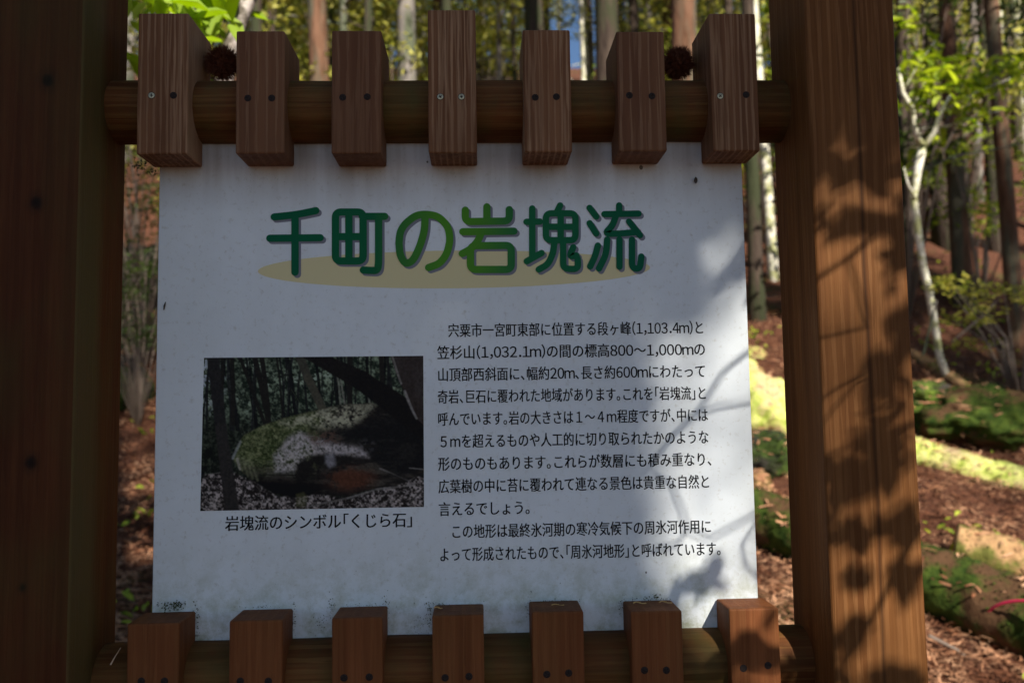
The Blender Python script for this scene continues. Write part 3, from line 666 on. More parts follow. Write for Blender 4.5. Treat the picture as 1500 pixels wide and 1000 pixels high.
def conifer(seed, H, r0, z0, per, bark, leaf, lsize=.13, spread=1.5, nb=46, hang=.3, gap=0):
    """trunk mesh with limbs, crown mesh of drooping sprays set on the limbs"""
    r_ = random.Random(seed); P = []; R = []
    lx, ly = r_.uniform(-.25, .25), r_.uniform(-.2, .2)
    for i in range(18):
        s = i / 17; P.append((lx * s * s * 2 + .04 * math.sin(s * 9 + seed), ly * s * 2, -.35 + s * (H + .35))); R.append(r0 * (1.0 - .8 * s) * (1.35 if i == 0 else 1) + .006)
    parts = [tube(P, R, 12, .05, seed)]; blobs = []
    for k in range(nb):
        if gap and mnoise.noise((k * .9, seed, 0)) < gap - 1: continue
        s = (z0 + (H - z0) * (k / nb) ** .95) / H; z = s * H; a = k * 2.4 + r_.uniform(-.4, .4); L = spread * (1.15 - s) * r_.uniform(.6, 1.2) + .25
        i = s * 17; bx, by = lx * s * s * 2 + .04 * math.sin(s * 9 + seed), ly * s * 2
        e = (bx + math.cos(a) * L, by + math.sin(a) * L, z + r_.uniform(-.1, .35) * L * .6)
        mid = ((bx + e[0]) / 2, (by + e[1]) / 2, (z + e[2]) / 2 + .08 * L)
        parts.append(tube([(bx, by, z), mid, e], [.02 + .012 * (1 - s), .012, .004], 5))
        for q in (.5, .78, 1.0):
            c_ = (bx + (e[0] - bx) * q, by + (e[1] - by) * q, z + (e[2] - z) * q - .12); blobs.append((c_, (.42 * L / 1.2 + .12, .42 * L / 1.2 + .12, hang * (.5 + .5 * L))))
    # dead stubs on the bare trunk
    for k in range(7):
        z = r_.uniform(1.5, z0 + .3); a = r_.uniform(0, 6.28); L = r_.uniform(.2, .6); s = z / H; bx, by = lx * s * s * 2 + .04 * math.sin(s * 9 + seed), ly * s * 2
        parts.append(tube([(bx, by, z), (bx + math.cos(a) * L, by + math.sin(a) * L, z + r_.uniform(-.12, .2))], [.014, .004], 4))
    V, F = join_vf(parts); tm = mesh('trunk', V, F, bark, True)
    V, F = leaf_cloud(blob_centers(blobs, per, seed), lsize, seed, 'long'); cm = mesh('crown', V, F, leaf)
    return tm, cm
def place_tree(name, tm, cm, loc, rz, sc, label, cat, group=None, sz=None):
    e = obj(name, None, None, loc); e.rotation_euler = (0, 0, rz); e.scale = (sc, sc, sz or sc)
    tag(e, label, cat, group); obj('trunk', tm, e)
    if cm: obj('crown', cm, e)
    return e
kinds = {
 'cedar': conifer(1, 17, .15, 9.5, 34, M['bark_cedar'], M['leaf_dark'], .17, 1.9),
 'dark': conifer(2, 16, .14, 8.5, 34, M['bark_dark'], M['leaf_dark'], .17, 2.0),
 'grey': conifer(3, 15, .13, 6.0, 26, M['bark_grey'], M['leaf_mix'], .15, 2.2, 44, .5),
 'slim': conifer(4, 13, .07, 3.2, 26, M['bark_grey'], M['leaf_mix'], .13, 1.6, 40, .5),
 'thin': conifer(7, 16, .055, 9.0, 30, M['bark_dark'], M['leaf_mix'], .15, 1.6, 30, .4),
 'canopy': conifer(6, 15, .15, 6.0, 120, M['bark_grey'], M['leaf_mix'], .16, 3.0, 17, .35),
 'pale': conifer(5, 12, .05, 4.6, 18, M['bark_pale'], M['leaf_yellow'], .12, 1.4, 36, .5),
}
R0 = {'cedar': .15, 'dark': .14, 'grey': .13, 'slim': .07, 'canopy': .15, 'thin': .055, 'pale': .05}
def hero(kind, px, py, d, wpx, label, cat='tree', rz=0., group='trees one can tell apart behind the sign'):
    q = at(px, py, d); r = wpx / 2 / FPX * d; s = r / (R0[kind] * .88); s = max(.35, min(1.9, s))
    z = hgt(q.x, q.y); tm, cm = kinds[kind]
    nm = {'cedar': 'cedar_tree', 'dark': 'cedar_tree', 'grey': 'broadleaf_tree', 'slim': 'broadleaf_tree', 'pale': 'young_tree'}[kind]
    return place_tree(nm, tm, cm, (q.x, q.y, z), rz, s, label, cat, sz=max(s, .85))
hero('cedar', 470, 80, 12, 28, 'reddish grey trunk seen between the second and third upper slats', rz=1)
hero('grey', 594, 60, 13, 27, 'pale grey trunk seen between the third and fourth upper slats', rz=2)
hero('slim', 727, 80, 15, 8, 'thin dark stem seen just right of the tallest middle slat', rz=2.5)
hero('dark', 787, 50, 12, 28, 'dark trunk rising behind the fifth upper slat', rz=.4)
hero('dark', 888, 50, 9, 34, 'thick greenish dark trunk left of the sixth upper slat', rz=3)
hero('pale', 857, 60, 13, 7, 'thin sunlit pale stem between the fifth and sixth upper slats', rz=1.3)
hero('cedar', 994, 50, 8.5, 38, 'thick brown trunk between the sixth and seventh upper slats', rz=4)
hero('pale', 1117, 80, 11, 12, 'white sunlit stem just left of the right post', rz=2)
hero('dark', 1101, 320, 9, 20, 'dark trunk in the gap between panel and right post', rz=5)
hero('dark', 1372, 200, 12, 28, 'broad dark trunk just right of the right post', rz=5.5)
hero('cedar', 1407, 300, 9.5, 24, 'brown trunk standing on the slope right of the forked sapling', rz=1.7)
hero('dark', 1441, 60, 12, 15, 'slim dark trunk at the upper right', rz=2.7)
hero('cedar', 1478, 300, 8.5, 22, 'reddish trunk nearest the right edge of the picture', rz=.9)
hero('pale', 1466, 60, 14, 12, 'left one of two pale stems at the top right corner', rz=.3)
hero('pale', 1490, 60, 14, 12, 'right one of two pale stems at the top right corner', rz=3.3)
hero('grey', 1390, 30, 16, 13, 'pale grey stem at the top above the forked sapling', rz=3.8)
rth = random.Random(31)
for k in range(46):
    px = rth.uniform(1305, 1540) if k < 20 else rth.uniform(190, 1180); d = rth.uniform(10, 24); q = at(px, 500, d); right_ = px > 1300
    lb_ = 'slender dark trunk in the dense stand at the upper right' if right_ else 'slender dark trunk glimpsed between the upper slats'
    place_tree('cedar_tree', *kinds['thin'], (q.x, q.y, hgt(q.x, q.y)), rth.uniform(0, 6), rth.uniform(.8, 1.5), lb_, 'tree', 'slender dark trunks at the upper right' if right_ else 'slender dark trunks between the slats', sz=1.1)
# the rest of the wood on the slope
rt = random.Random(11); pts = []
lab = {'cedar': 'tall brown cedar in the blurred wood on the slope', 'dark': 'tall dark barked cedar in the blurred wood on the slope', 'grey': 'grey barked broadleaf tree in the blurred wood on the slope',
       'slim': 'slim grey broadleaf tree in the blurred wood on the slope', 'pale': 'pale stemmed young tree in the blurred wood on the slope'}
tries = 0
while len(pts) < 84 and tries < 6000:
    tries += 1
    d = 11 + 30 * rt.random() ** 1.1; px = rt.uniform(-250, 1750); q = at(px, 500, d)
    if any((q.x - a) ** 2 + (q.y - b_) ** 2 < 2.2 for a, b_ in pts): continue
    if d < 14 and 1340 < px < 1520: continue
    pts.append((q.x, q.y)); k = rt.choice(['cedar', 'cedar', 'dark', 'grey', 'slim', 'slim', 'pale'])
    nm = {'cedar': 'cedar_tree', 'dark': 'cedar_tree', 'grey': 'broadleaf_tree', 'slim': 'broadleaf_tree', 'pale': 'young_tree'}[k]
    s = rt.uniform(.8, 1.15); place_tree(nm, *kinds[k], (q.x, q.y, hgt(q.x, q.y)), rt.uniform(0, 6.28), s, lab[k], 'tree', lab[k].replace('tree ', 'trees ').replace('cedar ', 'cedars '))

# understorey shrubs / saplings
def shrub(seed, H, rad, nblob, per, lsize, leaf, bark=M['bark_pale']):
    r_ = random.Random(seed); parts = []; blobs = []
    for k in range(nblob):
        a = r_.uniform(0, 6.28); rr = rad * math.sqrt(r_.random()); z = H * r_.uniform(.45, 1.05); e = Vector((math.cos(a) * rr, math.sin(a) * rr, z))
        m_ = Vector((e.x * .35, e.y * .35, z * .55)) + Vector((r_.gauss(0, .05), r_.gauss(0, .05), 0))
        parts.append(tube([(0, 0, -.1), m_, e], [.016, .010, .003], 5)); blobs.append((e, (rad * .42, rad * .42, H * .09)))
    V, F = join_vf(parts); sm = mesh('stems', V, F, bark, True)
    V, F = leaf_cloud(blob_centers(blobs, per, seed), lsize, seed); return sm, mesh('foliage', V, F, leaf)
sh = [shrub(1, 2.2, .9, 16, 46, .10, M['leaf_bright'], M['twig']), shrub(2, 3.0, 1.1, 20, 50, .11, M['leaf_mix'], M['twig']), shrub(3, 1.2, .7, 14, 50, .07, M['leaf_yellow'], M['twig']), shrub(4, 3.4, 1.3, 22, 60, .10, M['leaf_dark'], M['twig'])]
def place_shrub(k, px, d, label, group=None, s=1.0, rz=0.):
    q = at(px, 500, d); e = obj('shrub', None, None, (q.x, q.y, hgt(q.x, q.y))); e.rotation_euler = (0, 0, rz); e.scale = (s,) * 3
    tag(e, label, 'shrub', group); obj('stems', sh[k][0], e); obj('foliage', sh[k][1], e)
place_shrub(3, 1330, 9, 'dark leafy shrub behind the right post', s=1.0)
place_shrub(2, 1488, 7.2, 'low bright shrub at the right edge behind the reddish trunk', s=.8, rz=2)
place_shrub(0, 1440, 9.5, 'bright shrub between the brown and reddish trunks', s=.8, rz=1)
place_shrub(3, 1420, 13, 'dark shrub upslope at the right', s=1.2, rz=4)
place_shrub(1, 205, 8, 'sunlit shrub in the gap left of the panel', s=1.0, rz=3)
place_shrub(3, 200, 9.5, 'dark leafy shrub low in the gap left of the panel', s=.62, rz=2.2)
place_shrub(3, 205, 6.6, 'small dark shrub added to darken the gap beside the left post', s=.36, rz=1.7)  # this and the next dark shrub added to deepen the gap's shade
place_shrub(3, 150, 7.2, 'dark shrub added behind the boulder to darken the gap beside the left post', s=.5, rz=.7)
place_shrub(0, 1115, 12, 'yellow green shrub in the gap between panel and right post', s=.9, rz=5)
rt = random.Random(5)
for i in range(80):
    px = rt.uniform(0, 1500); d = rt.uniform(12, 38); k = rt.choice([0, 1, 1, 1, 2, 0, 3]); L_ = {0: 'bright green', 1: 'bright green', 2: 'low yellowish', 3: 'dark leafy'}[k]
    place_shrub(k, px, d, f'{L_} undergrowth shrub far up the wooded slope', f'{L_} shrubs far up the slope', rt.uniform(.9, 1.5) * (1 + max(0, d - 16) * .06), rt.uniform(0, 6))

# forked pale sapling at the right with its own leaves
D = gd(1392, 560); KD = D / 4.6
def pt(px, py, d=D): return at(px, py, d)
base = at(1392, 560, D + .1); sap = obj('forked_sapling', None, None, base)
tag(sap, 'slender sunlit pale forked sapling right of the right post', 'sapling')
path = [(1392, 566), (1376, 520), (1368, 470), (1362, 430), (1352, 390), (1345, 340), (1338, 290), (1344, 250), (1352, 215)]
wd = [15, 14, 14, 15, 15, 14, 15, 16, 16]
parts = [tube([pt(x, y) - base for x, y in path], [w_ / 2.8 / FPX * D for w_ in wd], 10, .08, 3)]
parts.append(tube([pt(352 + 1000, 217) - base, pt(1340, 190) - base, pt(1336, 160) - base, pt(1322, 135) - base, pt(1316, 100) - base], [q_ * KD * .72 for q_ in (.026, .023, .02, .015, .01)], 8, .08, 4))
parts.append(tube([pt(1352, 217) - base, pt(1368, 195) - base, pt(1378, 165) - base, pt(1392, 140, D + .1) - base], [q_ * KD * .72 for q_ in (.024, .02, .016, .008)], 8, .06, 5))
parts.append(tube([pt(1345, 300) - base, pt(1330, 270, D - .1) - base, pt(1324, 245, D - .1) - base], [.012, .009, .005], 6))
br_ = [((1368, 190), (1420, 175), (1470, 160)), ((1378, 165), (1430, 135), (1480, 115)), ((1336, 160), (1360, 110), (1385, 95)), ((1340, 190), (1375, 185), (1395, 186)), ((1322, 135), (1345, 95), (1370, 60))]
for a in br_: parts.append(tube([pt(x, y, D + .12 * i) - base for i, (x, y) in enumerate(a)], [.007, .005, .003], 6))
V, F = join_vf(parts); obj('trunk', mesh('trunk', V, F, M['bark_pale'], True), sap)
r_ = np.random.RandomState(3); cen = []
for (x, y, sx, sy, n_) in ((1400, 130, 45, 14, 70), (1450, 110, 40, 14, 50), (1360, 105, 30, 12, 36), (1430, 165, 40, 14, 50), (1350, 150, 25, 14, 26), (1330, 40, 18, 16, 20), (1390, 85, 50, 12, 40), (1375, 205, 12, 6, 6), (1330, 245, 8, 14, 6), (1480, 95, 20, 16, 30)):
    for k in range(n_): q = pt(x + r_.normal() * sx * .7, y + r_.normal() * sy * .8, D + r_.uniform(-.4, .8)) - base; cen.append(tuple(q))
V, F = leaf_cloud(cen, .085 * KD, 5, nsun=(0.1, -.3, .8)); obj('foliage', mesh('foliage', V, F, M['leaf_bright']), sap)

# mottled leaning tree behind the burr, with the big sunlit chestnut leaves top left
D2 = 3.0
P = [(318, 900, 3.1), (316, 600, 3.05), (322, 300, 3.), (328, 130, 3.), (338, 68, 3.), (352, 30, 3.), (368, -8, 3.), (385, -60, 3.), (380, -160, 3.)]
b0_ = at(316, 990, 3.1); b0_.z = hgt(b0_.x, b0_.y) - .05; lt_ = obj('chestnut_tree', None, None, b0_)
tag(lt_, 'lichen mottled leaning stem behind the burr with bright leaves at the top left', 'tree')
pp = [Vector((0, 0, 0))] + [at(*q) - b0_ for q in P]
V, F = tube(pp, [.035] + [.03, .028, .027, .027, .026, .026, .025, .022, .012], 12, .06, 7)
extra = [tube([at(350, -60, 3) - b0_, at(290, -30, 2.8) - b0_, at(232, 15, 2.7) - b0_, at(200, 60, 2.7) - b0_], [.012, .008, .005, .003], 6), tube([at(385, -60, 3) - b0_, at(350, -60, 3) - b0_], [.016, .012], 6),
         tube([at(230, -10, 2.7) - b0_, at(247, 18, 2.7) - b0_, at(262, 30, 2.7) - b0_], [.003, .003, .002], 5)]
V, F = join_vf([(V, F)] + extra); obj('trunk', mesh('trunk', V, F, M['bark_mottle'], True), lt_)
cen = []
for (x, y, sx, sy, n_) in ((295, 22, 20, 16, 22), (250, 5, 26, 10, 22), (215, 20, 18, 14, 10), (320, 45, 12, 10, 8), (232, -30, 60, 18, 30), (200, 95, 8, 12, 3), (330, -20, 30, 15, 14)):
    for k in range(n_): cen.append(tuple(at(x + r_.normal() * sx, y + r_.normal() * sy, 2.7 + r_.uniform(-.15, .35)) - b0_))
V, F = leaf_cloud(cen, .13, 15, nsun=tuple(Vector((.2, -.8, .9)))); obj('foliage', mesh('foliage', V, F, M['leaf_chestnut']), lt_)

# ---------------------------------------------------------------- logs, rocks, litter
def log(name, px0, py0, px1, py1, d0, d1, r0, r1, mat, label, seed, ragged=0.0, cat='log'):
    a = at(px0, py0, d0); b_ = at(px1, py1, d1); c_ = (a + b_) / 2; n_ = 90; r_ = random.Random(seed); P = []; R = []
    for i in range(n_):
        s = i / (n_ - 1); q = a.lerp(b_, s) - c_; q.z += math.sin(s * 3 + seed) * .015; P.append(q); R.append((r0 + (r1 - r0) * s) * (1 + .1 * mnoise.noise((s * 6, seed, 0))))
    V, F = tube(P, R, 36, .02, seed); V2 = []
    for i, (x, y, z) in enumerate(V):
        q = P[min(i // 36, n_ - 1)]; d_ = Vector((x, y, z)) - q; w_ = Vector((x, y, z))
        f = 1 + .09 * mnoise.noise(w_ * 5 + Vector((seed, 0, 0))) + .07 * mnoise.noise(w_ * 16) + .05 * mnoise.noise(w_ * 45)
        V2.append(tuple(q + d_ * f))
    me = mesh(name, V2, F, mat, True)
    o = obj(name, me, None, c_); tag(o, label, cat); fuzz(o, me, seed, 900 if 'moss' in mat.name else 250, mat); return o
def fuzz(o, me, seed, n_, mat):
    """tufts of moss and stuck litter standing on the upper faces"""
    r_ = random.Random(seed + 50); P = [p for p in me.polygons if p.normal.z > .25 and len(p.vertices) < 6]
    if not P: return
    V = []; F = []; lit_ = []
    for k in range(n_):
        p = r_.choice(P); c_ = p.center + Vector((r_.gauss(0, .006), r_.gauss(0, .006), 0))
        for j in range(3):
            a = (p.normal + Vector((r_.gauss(0, .7), r_.gauss(0, .7), r_.gauss(0, .4)))).normalized() * r_.uniform(.005, .017); u = a.orthogonal().normalized() * r_.uniform(.003, .008)
            i = len(V); V += [tuple(c_ - u), tuple(c_ + u), tuple(c_ + a)]; F.append((i, i + 1, i + 2))
    t_ = obj('moss_tufts', mesh('moss_tufts', V, F, mat), o); t_['kind'] = 'stuff'
    V = []; F = []
    for k in range(n_ // 6):
        p = r_.choice(P); c_ = p.center + p.normal * .008; a = Vector((r_.gauss(0, 1), r_.gauss(0, 1), r_.gauss(0, .3))).normalized() * r_.uniform(.015, .05); u = a.cross(p.normal).normalized() * .005
        i = len(V); V += [tuple(c_ - a - u), tuple(c_ - a + u), tuple(c_ + a * .2 + u + p.normal * .008), tuple(c_ + a * .2 - u + p.normal * .008), tuple(c_ + a)]; F += [(i, i + 1, i + 2, i + 3), (i + 3, i + 2, i + 4)]
    t_ = obj('stuck_litter', mesh('stuck_litter', V, F, M['litter']), o); t_['kind'] = 'stuff'
def slog(px0, py0, px1, py1, w0, w1, mat, label, seed):
    d0 = gd(px0, py0, w0 / 2 / FPX * 5 * .7); d1 = gd(px1, py1, w1 / 2 / FPX * 4.2 * .7)
    return log('fallen_log', px0, py0, px1, py1, d0, d1, w0 / 2 / FPX * d0, w1 / 2 / FPX * d1, mat, label, seed), d0, d1
_, LD0, LD1 = slog(1040, 735, 1640, 955, 78, 128, M['moss_wood'], 'large dark green mossy log crossing the lower right behind the right post', 1)
slog(1398, 800, 1660, 868, 62, 72, M['dead_wood'], 'short broken brown log with jagged end above the big mossy log', 2)
slog(1300, 652, 1640, 748, 46, 56, M['moss_sunlit'], 'sunlit yellow green log at the right middle', 3)
slog(1050, 435, 1640, 438, 9, 9, M['bark_dark'], 'thin dark log lying level across the slope behind the right post', 4)
slog(1060, 455, 1160, 462, 9, 9, M['moss_wood'], 'short mossy pole just below the thin level log', 5)
slog(1330, 515, 1420, 575, 14, 18, M['dead_wood'], 'short brown branch stub at the foot of the forked sapling', 6)
slog(1090, 640, 1180, 668, 26, 30, M['dead_wood'], 'short sunlit brown log in the gap right of the panel', 7)
def boulder(px, py, d, rx, ry, rz, mat, label, seed, rot=0.):
    dn = gd(px, py, rz * .45); k_ = dn / d; dn = gd(px, py, rz * k_ * .45); rx, ry, rz = rx * k_, ry * k_, rz * k_; d = dn
    bm = bmesh.new(); bmesh.ops.create_icosphere(bm, subdivisions=5, radius=1)
    for v_ in bm.verts:
        q = v_.co.copy(); f = 1 + .06 * mnoise.noise(q * 9 + Vector((seed, 3, 0))) + .03 * mnoise.noise(q * 22) + .32 * mnoise.noise(q * 1.4 + Vector((seed, 0, 0))) + .12 * mnoise.noise(q * 4 + Vector((0, seed, 0))) + .04 * mnoise.noise(q * 12)
        v_.co = Vector((q.x * rx, q.y * ry, q.z * rz)) * f
    me = bpy.data.meshes.new('boulder'); bm.to_mesh(me); bm.free(); me.materials.append(mat); me.polygons.foreach_set('use_smooth', [True] * len(me.polygons))
    q = at(px, py, d); o = obj('boulder', me, None, q); o.rotation_euler = (0, 0, rot); tag(o, label, 'boulder', 'boulders on the slope'); fuzz(o, me, seed, 700, mat)
boulder(1095, 600, 5.2, .26, .25, .26, M['moss_sunlit'], 'overlit pale green boulder between panel and right post', 1)
boulder(1110, 665, 5.0, .22, .2, .16, M['rock_dark'], 'dark green mossy boulder below the overlit one', 2)
boulder(1110, 712, 4.9, .07, .07, .08, M['dead_wood'], 'small yellow brown stone in the gap right of the panel', 3)
boulder(1440, 615, 6.0, .48, .4, .22, M['moss_wood'], 'low mossy mound at the right behind the sunlit log', 4)
boulder(1345, 590, 6.2, .26, .3, .16, M['rock_moss'], 'mossy stone at the foot of the forked sapling', 5)
boulder(150, 560, 5.4, .26, .3, .26, M['rock_dark'], 'dark mossy boulder in the gap left of the panel', 6)
boulder(225, 480, 7.0, .3, .3, .14, M['moss_wood'], 'green mossy stone above the dark boulder at left', 7)
boulder(205, 430, 8.0, .5, .4, .42, M['rock_dark'], 'upright grey green rock high in the left gap', 8)
boulder(1100, 520, 7.0, .10, .1, .07, M['moss_sunlit'], 'small bright stone above the overlit boulder', 9)
# crimson cord looped over the mossy log
cp = [(1441, 925), (1440, 905), (1450, 890), (1472, 881), (1500, 878), (1530, 884), (1560, 900)]
cp = [(1444, 945)] + cp; Pc = []
for x, y in cp:
    f = (x - 1040) / 600; dl = LD0 + (LD1 - LD0) * f; yc = 735 + 220 * f; rp_ = 39 + 25 * f; rm = rp_ / FPX * dl
    Pc.append(at(x, y, dl - rm * math.sqrt(max(0, 1 - ((y - yc) / rp_) ** 2)) * 1.15 - .075))
V, F = tube([q - Pc[0] for q in Pc], [.0075] * len(Pc), 8)
o = obj('cord', mesh('cord', V, F, M['cord'], True), None, Pc[0]); tag(o, 'crimson cord looped over the mossy log at lower right', 'cord')
sm = o.modifiers.new('s', 'SUBSURF'); sm.levels = 1; sm.render_levels = 2
# bare sticks
def stick(pts_, d, r, mat, label, d2=None):
    P = [at(x, y, d + (0 if d2 is None else (d2 - d) * i / (len(pts_) - 1))) for i, (x, y) in enumerate(pts_)]; V, F = tube([q - P[0] for q in P], [r * (1 - .5 * i / len(P)) for i in range(len(P))], 6)
    tag(obj('dead_branch', mesh('dead_branch', V, F, mat), None, P[0]), label, 'branch', 'dead branches among the trees')
stick([(1352, 520), (1362, 480), (1372, 440)], D - .1, .012, M['bark_grey'], 'straight grey stick leaning on the forked sapling')
stick([(1395, 500), (1440, 462), (1480, 420), (1520, 380)], gd(1395, 505), .010, M['twig'], 'slanting bare branch at the right above the mossy mound')
stick([(1350, 250), (1400, 228), (1440, 222), (1500, 210)], D + .3, .010, M['bark_grey'], 'long thin bare branch right of the forked sapling', D + .7)
stick([(1360, 930), (1400, 950), (1440, 978)], gd(1400, 955, .03), .008, M['twig'], 'thin dark twig on the litter below the big mossy log')
# litter: curled cedar sprays over the nearer slope
rl = np.random.RandomState(7); seg = []
NL = 38000
Vl = np.zeros((NL, 8, 3)); 
for k in range(NL):
    d = 2.8 + 6.5 * rl.rand() ** 1.8; px = rl.uniform(60, 1560) if rl.rand() < .35 else (rl.uniform(1080, 1560) if rl.rand() < .75 else rl.uniform(130, 260))
    q = at(px, 600, d); x, y = q.x, q.y; z = hgt(x, y)
    L = rl.uniform(.03, .11); a = rl.uniform(0, 6.28); c_ = rl.normal() * 1.2; hw = rl.uniform(.0025, .007); cur = Vector((x, y, z + rl.uniform(.003, .05))); tilt = rl.normal() * .25
    for s in range(4):
        dirv = Vector((math.cos(a), math.sin(a), tilt)); nrm = Vector((-math.sin(a), math.cos(a), rl.normal() * .5)).normalized() * hw * (1 - .2 * s)
        Vl[k, 2 * s] = cur + nrm; Vl[k, 2 * s + 1] = cur - nrm; cur = cur + dirv * L / 3; a += c_ / 3; tilt -= .12
bi = np.arange(NL)[:, None] * 8
Fl = np.concatenate([bi + np.array([0, 1, 3, 2]), bi + np.array([2, 3, 5, 4]), bi + np.array([4, 5, 7, 6])], 0)
o = obj('leaf_litter', mesh('leaf_litter', Vl.reshape(-1, 3), Fl, M['litter'])); tag(o, 'reddish brown fallen cedar sprays covering the slope', 'leaf litter', kind='stuff')
# small green plants
cen = []
for k in range(1500):
    d = rl.uniform(3.6, 12); px = rl.uniform(1080, 1560) if rl.rand() < .7 else rl.uniform(120, 260); q = at(px, 600, d)
    if mnoise.noise((q.x * 1.2, q.y * 1.2, 3)) < .12: continue
    cen.append((q.x, q.y, hgt(q.x, q.y) + rl.uniform(.02, .14)))
V, F = leaf_cloud(cen, .07, 77); o = obj('ground_cover', mesh('ground_cover', V, F, M['leaf_bright'])); tag(o, 'small green seedlings scattered over the litter', 'ground cover', kind='stuff')

# ---------------------------------------------------------------- unseen trees on the sun side, placed and shaped to shade sign and slope
def S(px, py, Y, t_):                                   # a point t_ metres towards the sun from a point on the sign
    return onY(px, py, Y) + SUN * t_
ct = obj('chestnut_tree', None, None, (1.3, -7.4, 0)); o3 = Vector((1.3, -7.4, 0))
tag(ct, 'broad unseen chestnut tree behind the photographer, crown shaped to shade the sign', 'tree')
rs2 = np.random.RandomState(21); cen = []
# lit opening in the crown, as seen from the sign plane (x, z about the panel's centre)
def lit(x, z):
    if x < .20 or x > .70: return 0
    if z > .36: return 0
    edge = .29 if z > .2 else (.27 - .03 * math.sin((z + .3) * 5))
    if z > .10 and .28 < x < .47 and rs2.uniform() < .10: return 0
    if x > .50: return 1 if z < .34 else 0
    return 1 if (x > edge and z < .24 + (x - .29) * .5) else 0
n_ = 0
while n_ < 13500:
    x = rs2.uniform(-1.9, 2.0); z = rs2.uniform(-1.8, 1.9)
    x_ = x if not (.16 < x < .80 and z < .42) else None
    if x_ is None: continue
    t_ = rs2.uniform(8.0, 11.0); cen.append(tuple(Vector((x, 0, ZC + z)) + SUN * t_ - o3)); n_ += 1
# finer leaves that draw the opening's edge
n_ = 0
while n_ < 1500:
    x = rs2.uniform(.10, .82); z = rs2.uniform(-.8, .5)
    if lit(x, z): continue
    t_ = rs2.uniform(6.0, 8.5); cen.append(tuple(Vector((x, 0, ZC + z)) + SUN * t_ - o3)); n_ += 1
V, F = leaf_cloud(cen, .19, 31, 'ellipse', nsun=tuple(SUN)); obj('crown', mesh('crown', V, F, M['leaf_shade']), ct)
parts = [tube([(0, 0, -.2), (-.05, .1, 1.2), (0, .2, 2.4), (-.1, .5, 4.2), (-.2, .6, 6.0), (-.1, .5, 8.2)], [.2, .17, .15, .13, .10, .04], 14, .06, 2)]
for k in range(14):
    a = Vector((-.15, .55, 4.4 + k * .24)); x = rs2.uniform(-1.4, 1.2); z = rs2.uniform(-.9, 1.5); e = Vector((x, 0, ZC + z)) + SUN * 9.5 - o3
    if .1 < x < .75 and z < .5: continue
    parts.append(tube([a, (a + e) / 2 + Vector((0, 0, .15)), e], [.04, .025, .008], 7))
V, F = join_vf(parts); obj('trunk', mesh('trunk', V, F, M['bark_dark'], True), ct)
# near spray: leaves and twigs whose shadows fall on the right post and panel edge
near = []; tw = []
def blobs(px, py, rx, ry, n_, t0=2.0, Y=-.118):
    for k in range(n_):
        (k % 4 < 3) and near.append(tuple(S(px + rs2.normal() * rx * .5, py + rs2.normal() * ry * .5, Y, t0 + rs2.uniform(-.3, .4)) - o3))
for a in ((1300, 560, 34, 60, 22), (1292, 660, 34, 50, 22), (1325, 480, 18, 36, 12), (1250, 330, 60, 8, 12), (1320, 380, 16, 50, 12), (1270, 690, 40, 16, 8), (1225, 700, 16, 20, 6), (1230, 785, 34, 14, 10), (1310, 775, 34, 18, 10), (1330, 850, 16, 26, 8), (1250, 850, 50, 12, 10), (1255, 930, 30, 16, 10), (1310, 990, 40, 10, 8), (1200, 250, 30, 24, 12), (1290, 255, 40, 22, 14), (1260, 180, 60, 40, 30), (1230, 90, 60, 60, 36), (1290, 90, 60, 60, 26), (1215, 975, 16, 16, 5)): blobs(*a)
for a in ((1125, 935, 16, 34, 6, 1.8, -.069), (1085, 960, 8, 12, 3, 1.8, -.069)): blobs(*a)
for a in ((1010, 585, 4, 4, 0), (1075, 400, 14, 30, 3, 2.2, 0), (1030, 340, 26, 12, 4, 2.4, 0), (1040, 850, 40, 14, 3, 1.9, 0), (985, 870, 14, 10, 2, 1.9, 0)): blobs(*a)
V, F = leaf_cloud(near, .07, 41, 'ellipse', nsun=tuple(SUN)); obj('spray', mesh('spray', V, F, M['leaf_chestnut']), ct)
def twig(pp_, t_, r, Y):
    P = [S(x, y, Y, t_) - o3 for x, y in pp_]; tw.append(tube(P, [r] * len(P), 5))
twig([(1195, 590), (1225, 570), (1262, 550), (1300, 520), (1345, 480)], 1.2, .0022, -.118)
twig([(1200, 625), (1225, 595), (1255, 560), (1300, 545)], 1.25, .002, -.118)
twig([(940, 700), (980, 650), (1030, 590), (1060, 545), (1090, 520), (1150, 480)], 1.6, .0035, 0)
twig([(985, 640), (1010, 610), (1045, 595), (1100, 585), (1180, 570)], 1.7, .003, 0)
twig([(960, 690), (985, 710), (1000, 750), (1005, 775), (990, 800), (960, 805)], 1.6, .003, 0)
twig([(1005, 775), (1040, 790), (1075, 770), (1110, 750), (1170, 730)], 1.6, .003, 0)
twig([(1110, 760), (1085, 800), (1090, 830), (1110, 850)], 1.5, .0025, 0)
twig([(1200, 700), (1260, 660), (1345, 620)], 1.2, .003, -.118)
twig([(1220, 1000), (1280, 900), (1345, 780)], 1.3, .004, -.118)
def SP_(x, z, t_): return Vector((x, 0, ZC + z)) + SUN * t_ - o3
tw.append(tube([(-.1, .5, 4.2), SP_(-.3, 1.3, 6.0), SP_(.5, 1.1, 4.0), SP_(.75, .75, 2.8), SP_(.78, .3, 2.2), SP_(.74, -.1, 1.7), SP_(.70, -.5, 1.4)], [.06, .05, .035, .022, .014, .009, .004], 7))
tw.append(tube([SP_(.78, .3, 2.2), S(1345, 480, -.118, 1.2) - o3], [.008, .003], 5)); tw.append(tube([SP_(.74, -.1, 1.7), S(1345, 780, -.118, 1.3) - o3], [.007, .004], 5)); tw.append(tube([SP_(.74, -.1, 1.7), S(1345, 620, -.118, 1.2) - o3], [.007, .003], 5))
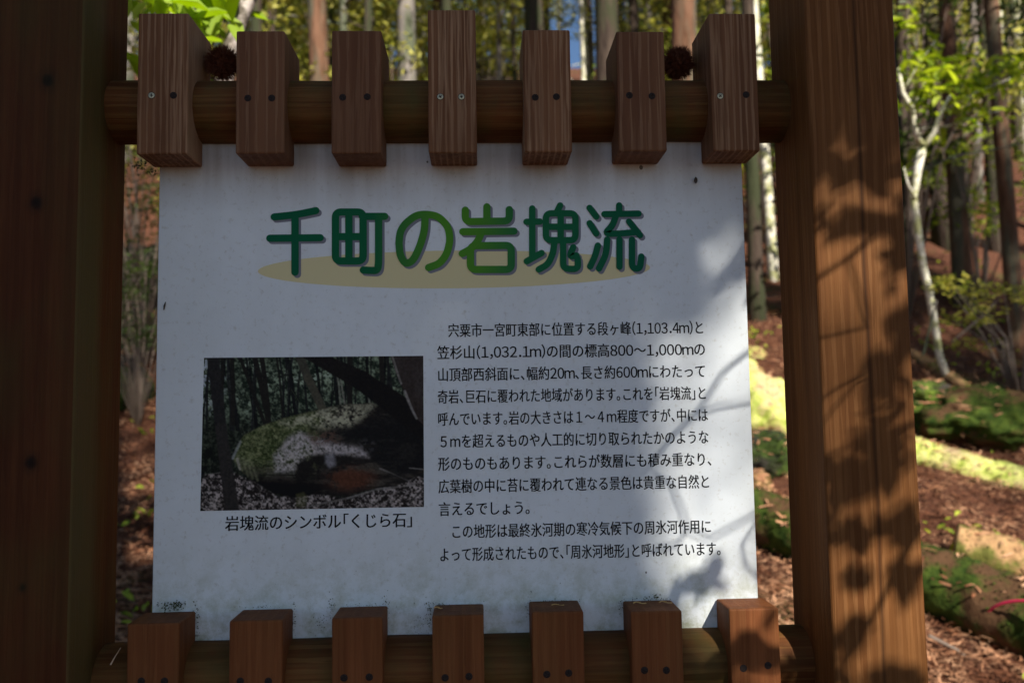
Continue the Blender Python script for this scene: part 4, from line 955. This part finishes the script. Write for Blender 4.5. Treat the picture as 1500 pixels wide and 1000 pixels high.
tw.append(tube([S(1150, 480, 0, 1.6) - o3, SP_(.78, .3, 2.2)], [.004, .008], 6)); tw.append(tube([S(1180, 570, 0, 1.7) - o3, S(1150, 480, 0, 1.6) - o3], [.003, .004], 6)); tw.append(tube([S(1170, 730, 0, 1.6) - o3, SP_(.74, -.1, 1.7)], [.003, .006], 6))
V, F = join_vf(tw); obj('branch', mesh('branch', V, F, M['bark_dark'], True), ct)
# unseen taller trees placed further back to dapple and shade the slope
for i, (x, y, k, s) in enumerate(((-3.5, -4.5, 'dark', .8), (9.8, -5.5, 'canopy', .9), (8.6, -2.6, 'canopy', .8), (-2.2, -8.5, 'canopy', 1.0), (11, -8, 'canopy', 1.), (-4.6, -1.0, 'slim', .9), (-6.5, -7, 'grey', 1.0), (13.5, -13, 'canopy', 1.), (1.6, -5.0, 'dark', .95), (8.2, .6, 'dark', .8), (9.6, -1.5, 'dark', .85), (-8.5, -2.5, 'dark', 1.), (-2.6, -12, 'dark', 1.1), (13.5, -3, 'canopy', 1.))):
    place_tree('cedar_tree' if k in ('dark', 'cedar') else 'broadleaf_tree', *kinds[k], (x, y, hgt(x, y)), i * 1.3, s, 'tall unseen tree placed behind the photographer to shade the slope', 'tree', 'trees behind the photographer')
# unseen thin-leaved tree added to weaken the sun that reaches the sign
wc = Vector((.3, 0, ZC - .2)) + SUN * 14; wb = Vector((wc.x - 1.2, wc.y - .8, 0)); rs3 = np.random.RandomState(5)
wt = obj('sun_filter_tree', None, None, wb); tag(wt, 'unseen thin-leaved tree added far behind the photographer to filter the sun', 'tree')
cen = [tuple(wc - wb + Vector((rs3.uniform(-1.6, 1.6), rs3.uniform(-1, 1), rs3.uniform(-1.6, 1.6)))) for _ in range(2000)]
V, F = leaf_cloud(cen, .12, 51, nsun=tuple(SUN)); obj('crown', mesh('crown', V, F, M['leaf_mix']), wt)
top_ = wc - wb
parts = [tube([(0, 0, -.2), (.1, .1, 2.5), (.0, .2, 5), (-.3, .1, 7.5), (-.3, 0, top_.z + 1)], [.13, .11, .09, .06, .02], 12, .05, 3)]
for k in range(10):
    z = 4.8 + k * .35; e = Vector((rs3.uniform(-.4, 1.4) + top_.x * .6, rs3.uniform(-.8, .8) + top_.y * .6, top_.z + rs3.uniform(-1.2, 1.4))); parts.append(tube([(-.1, .15, z), (Vector((-.1, .15, z)) + e) / 2 + Vector((0, 0, .1)), e], [.03, .015, .004], 5))
V, F = join_vf(parts); obj('trunk', mesh('trunk', V, F, M['bark_dark'], True), wt)
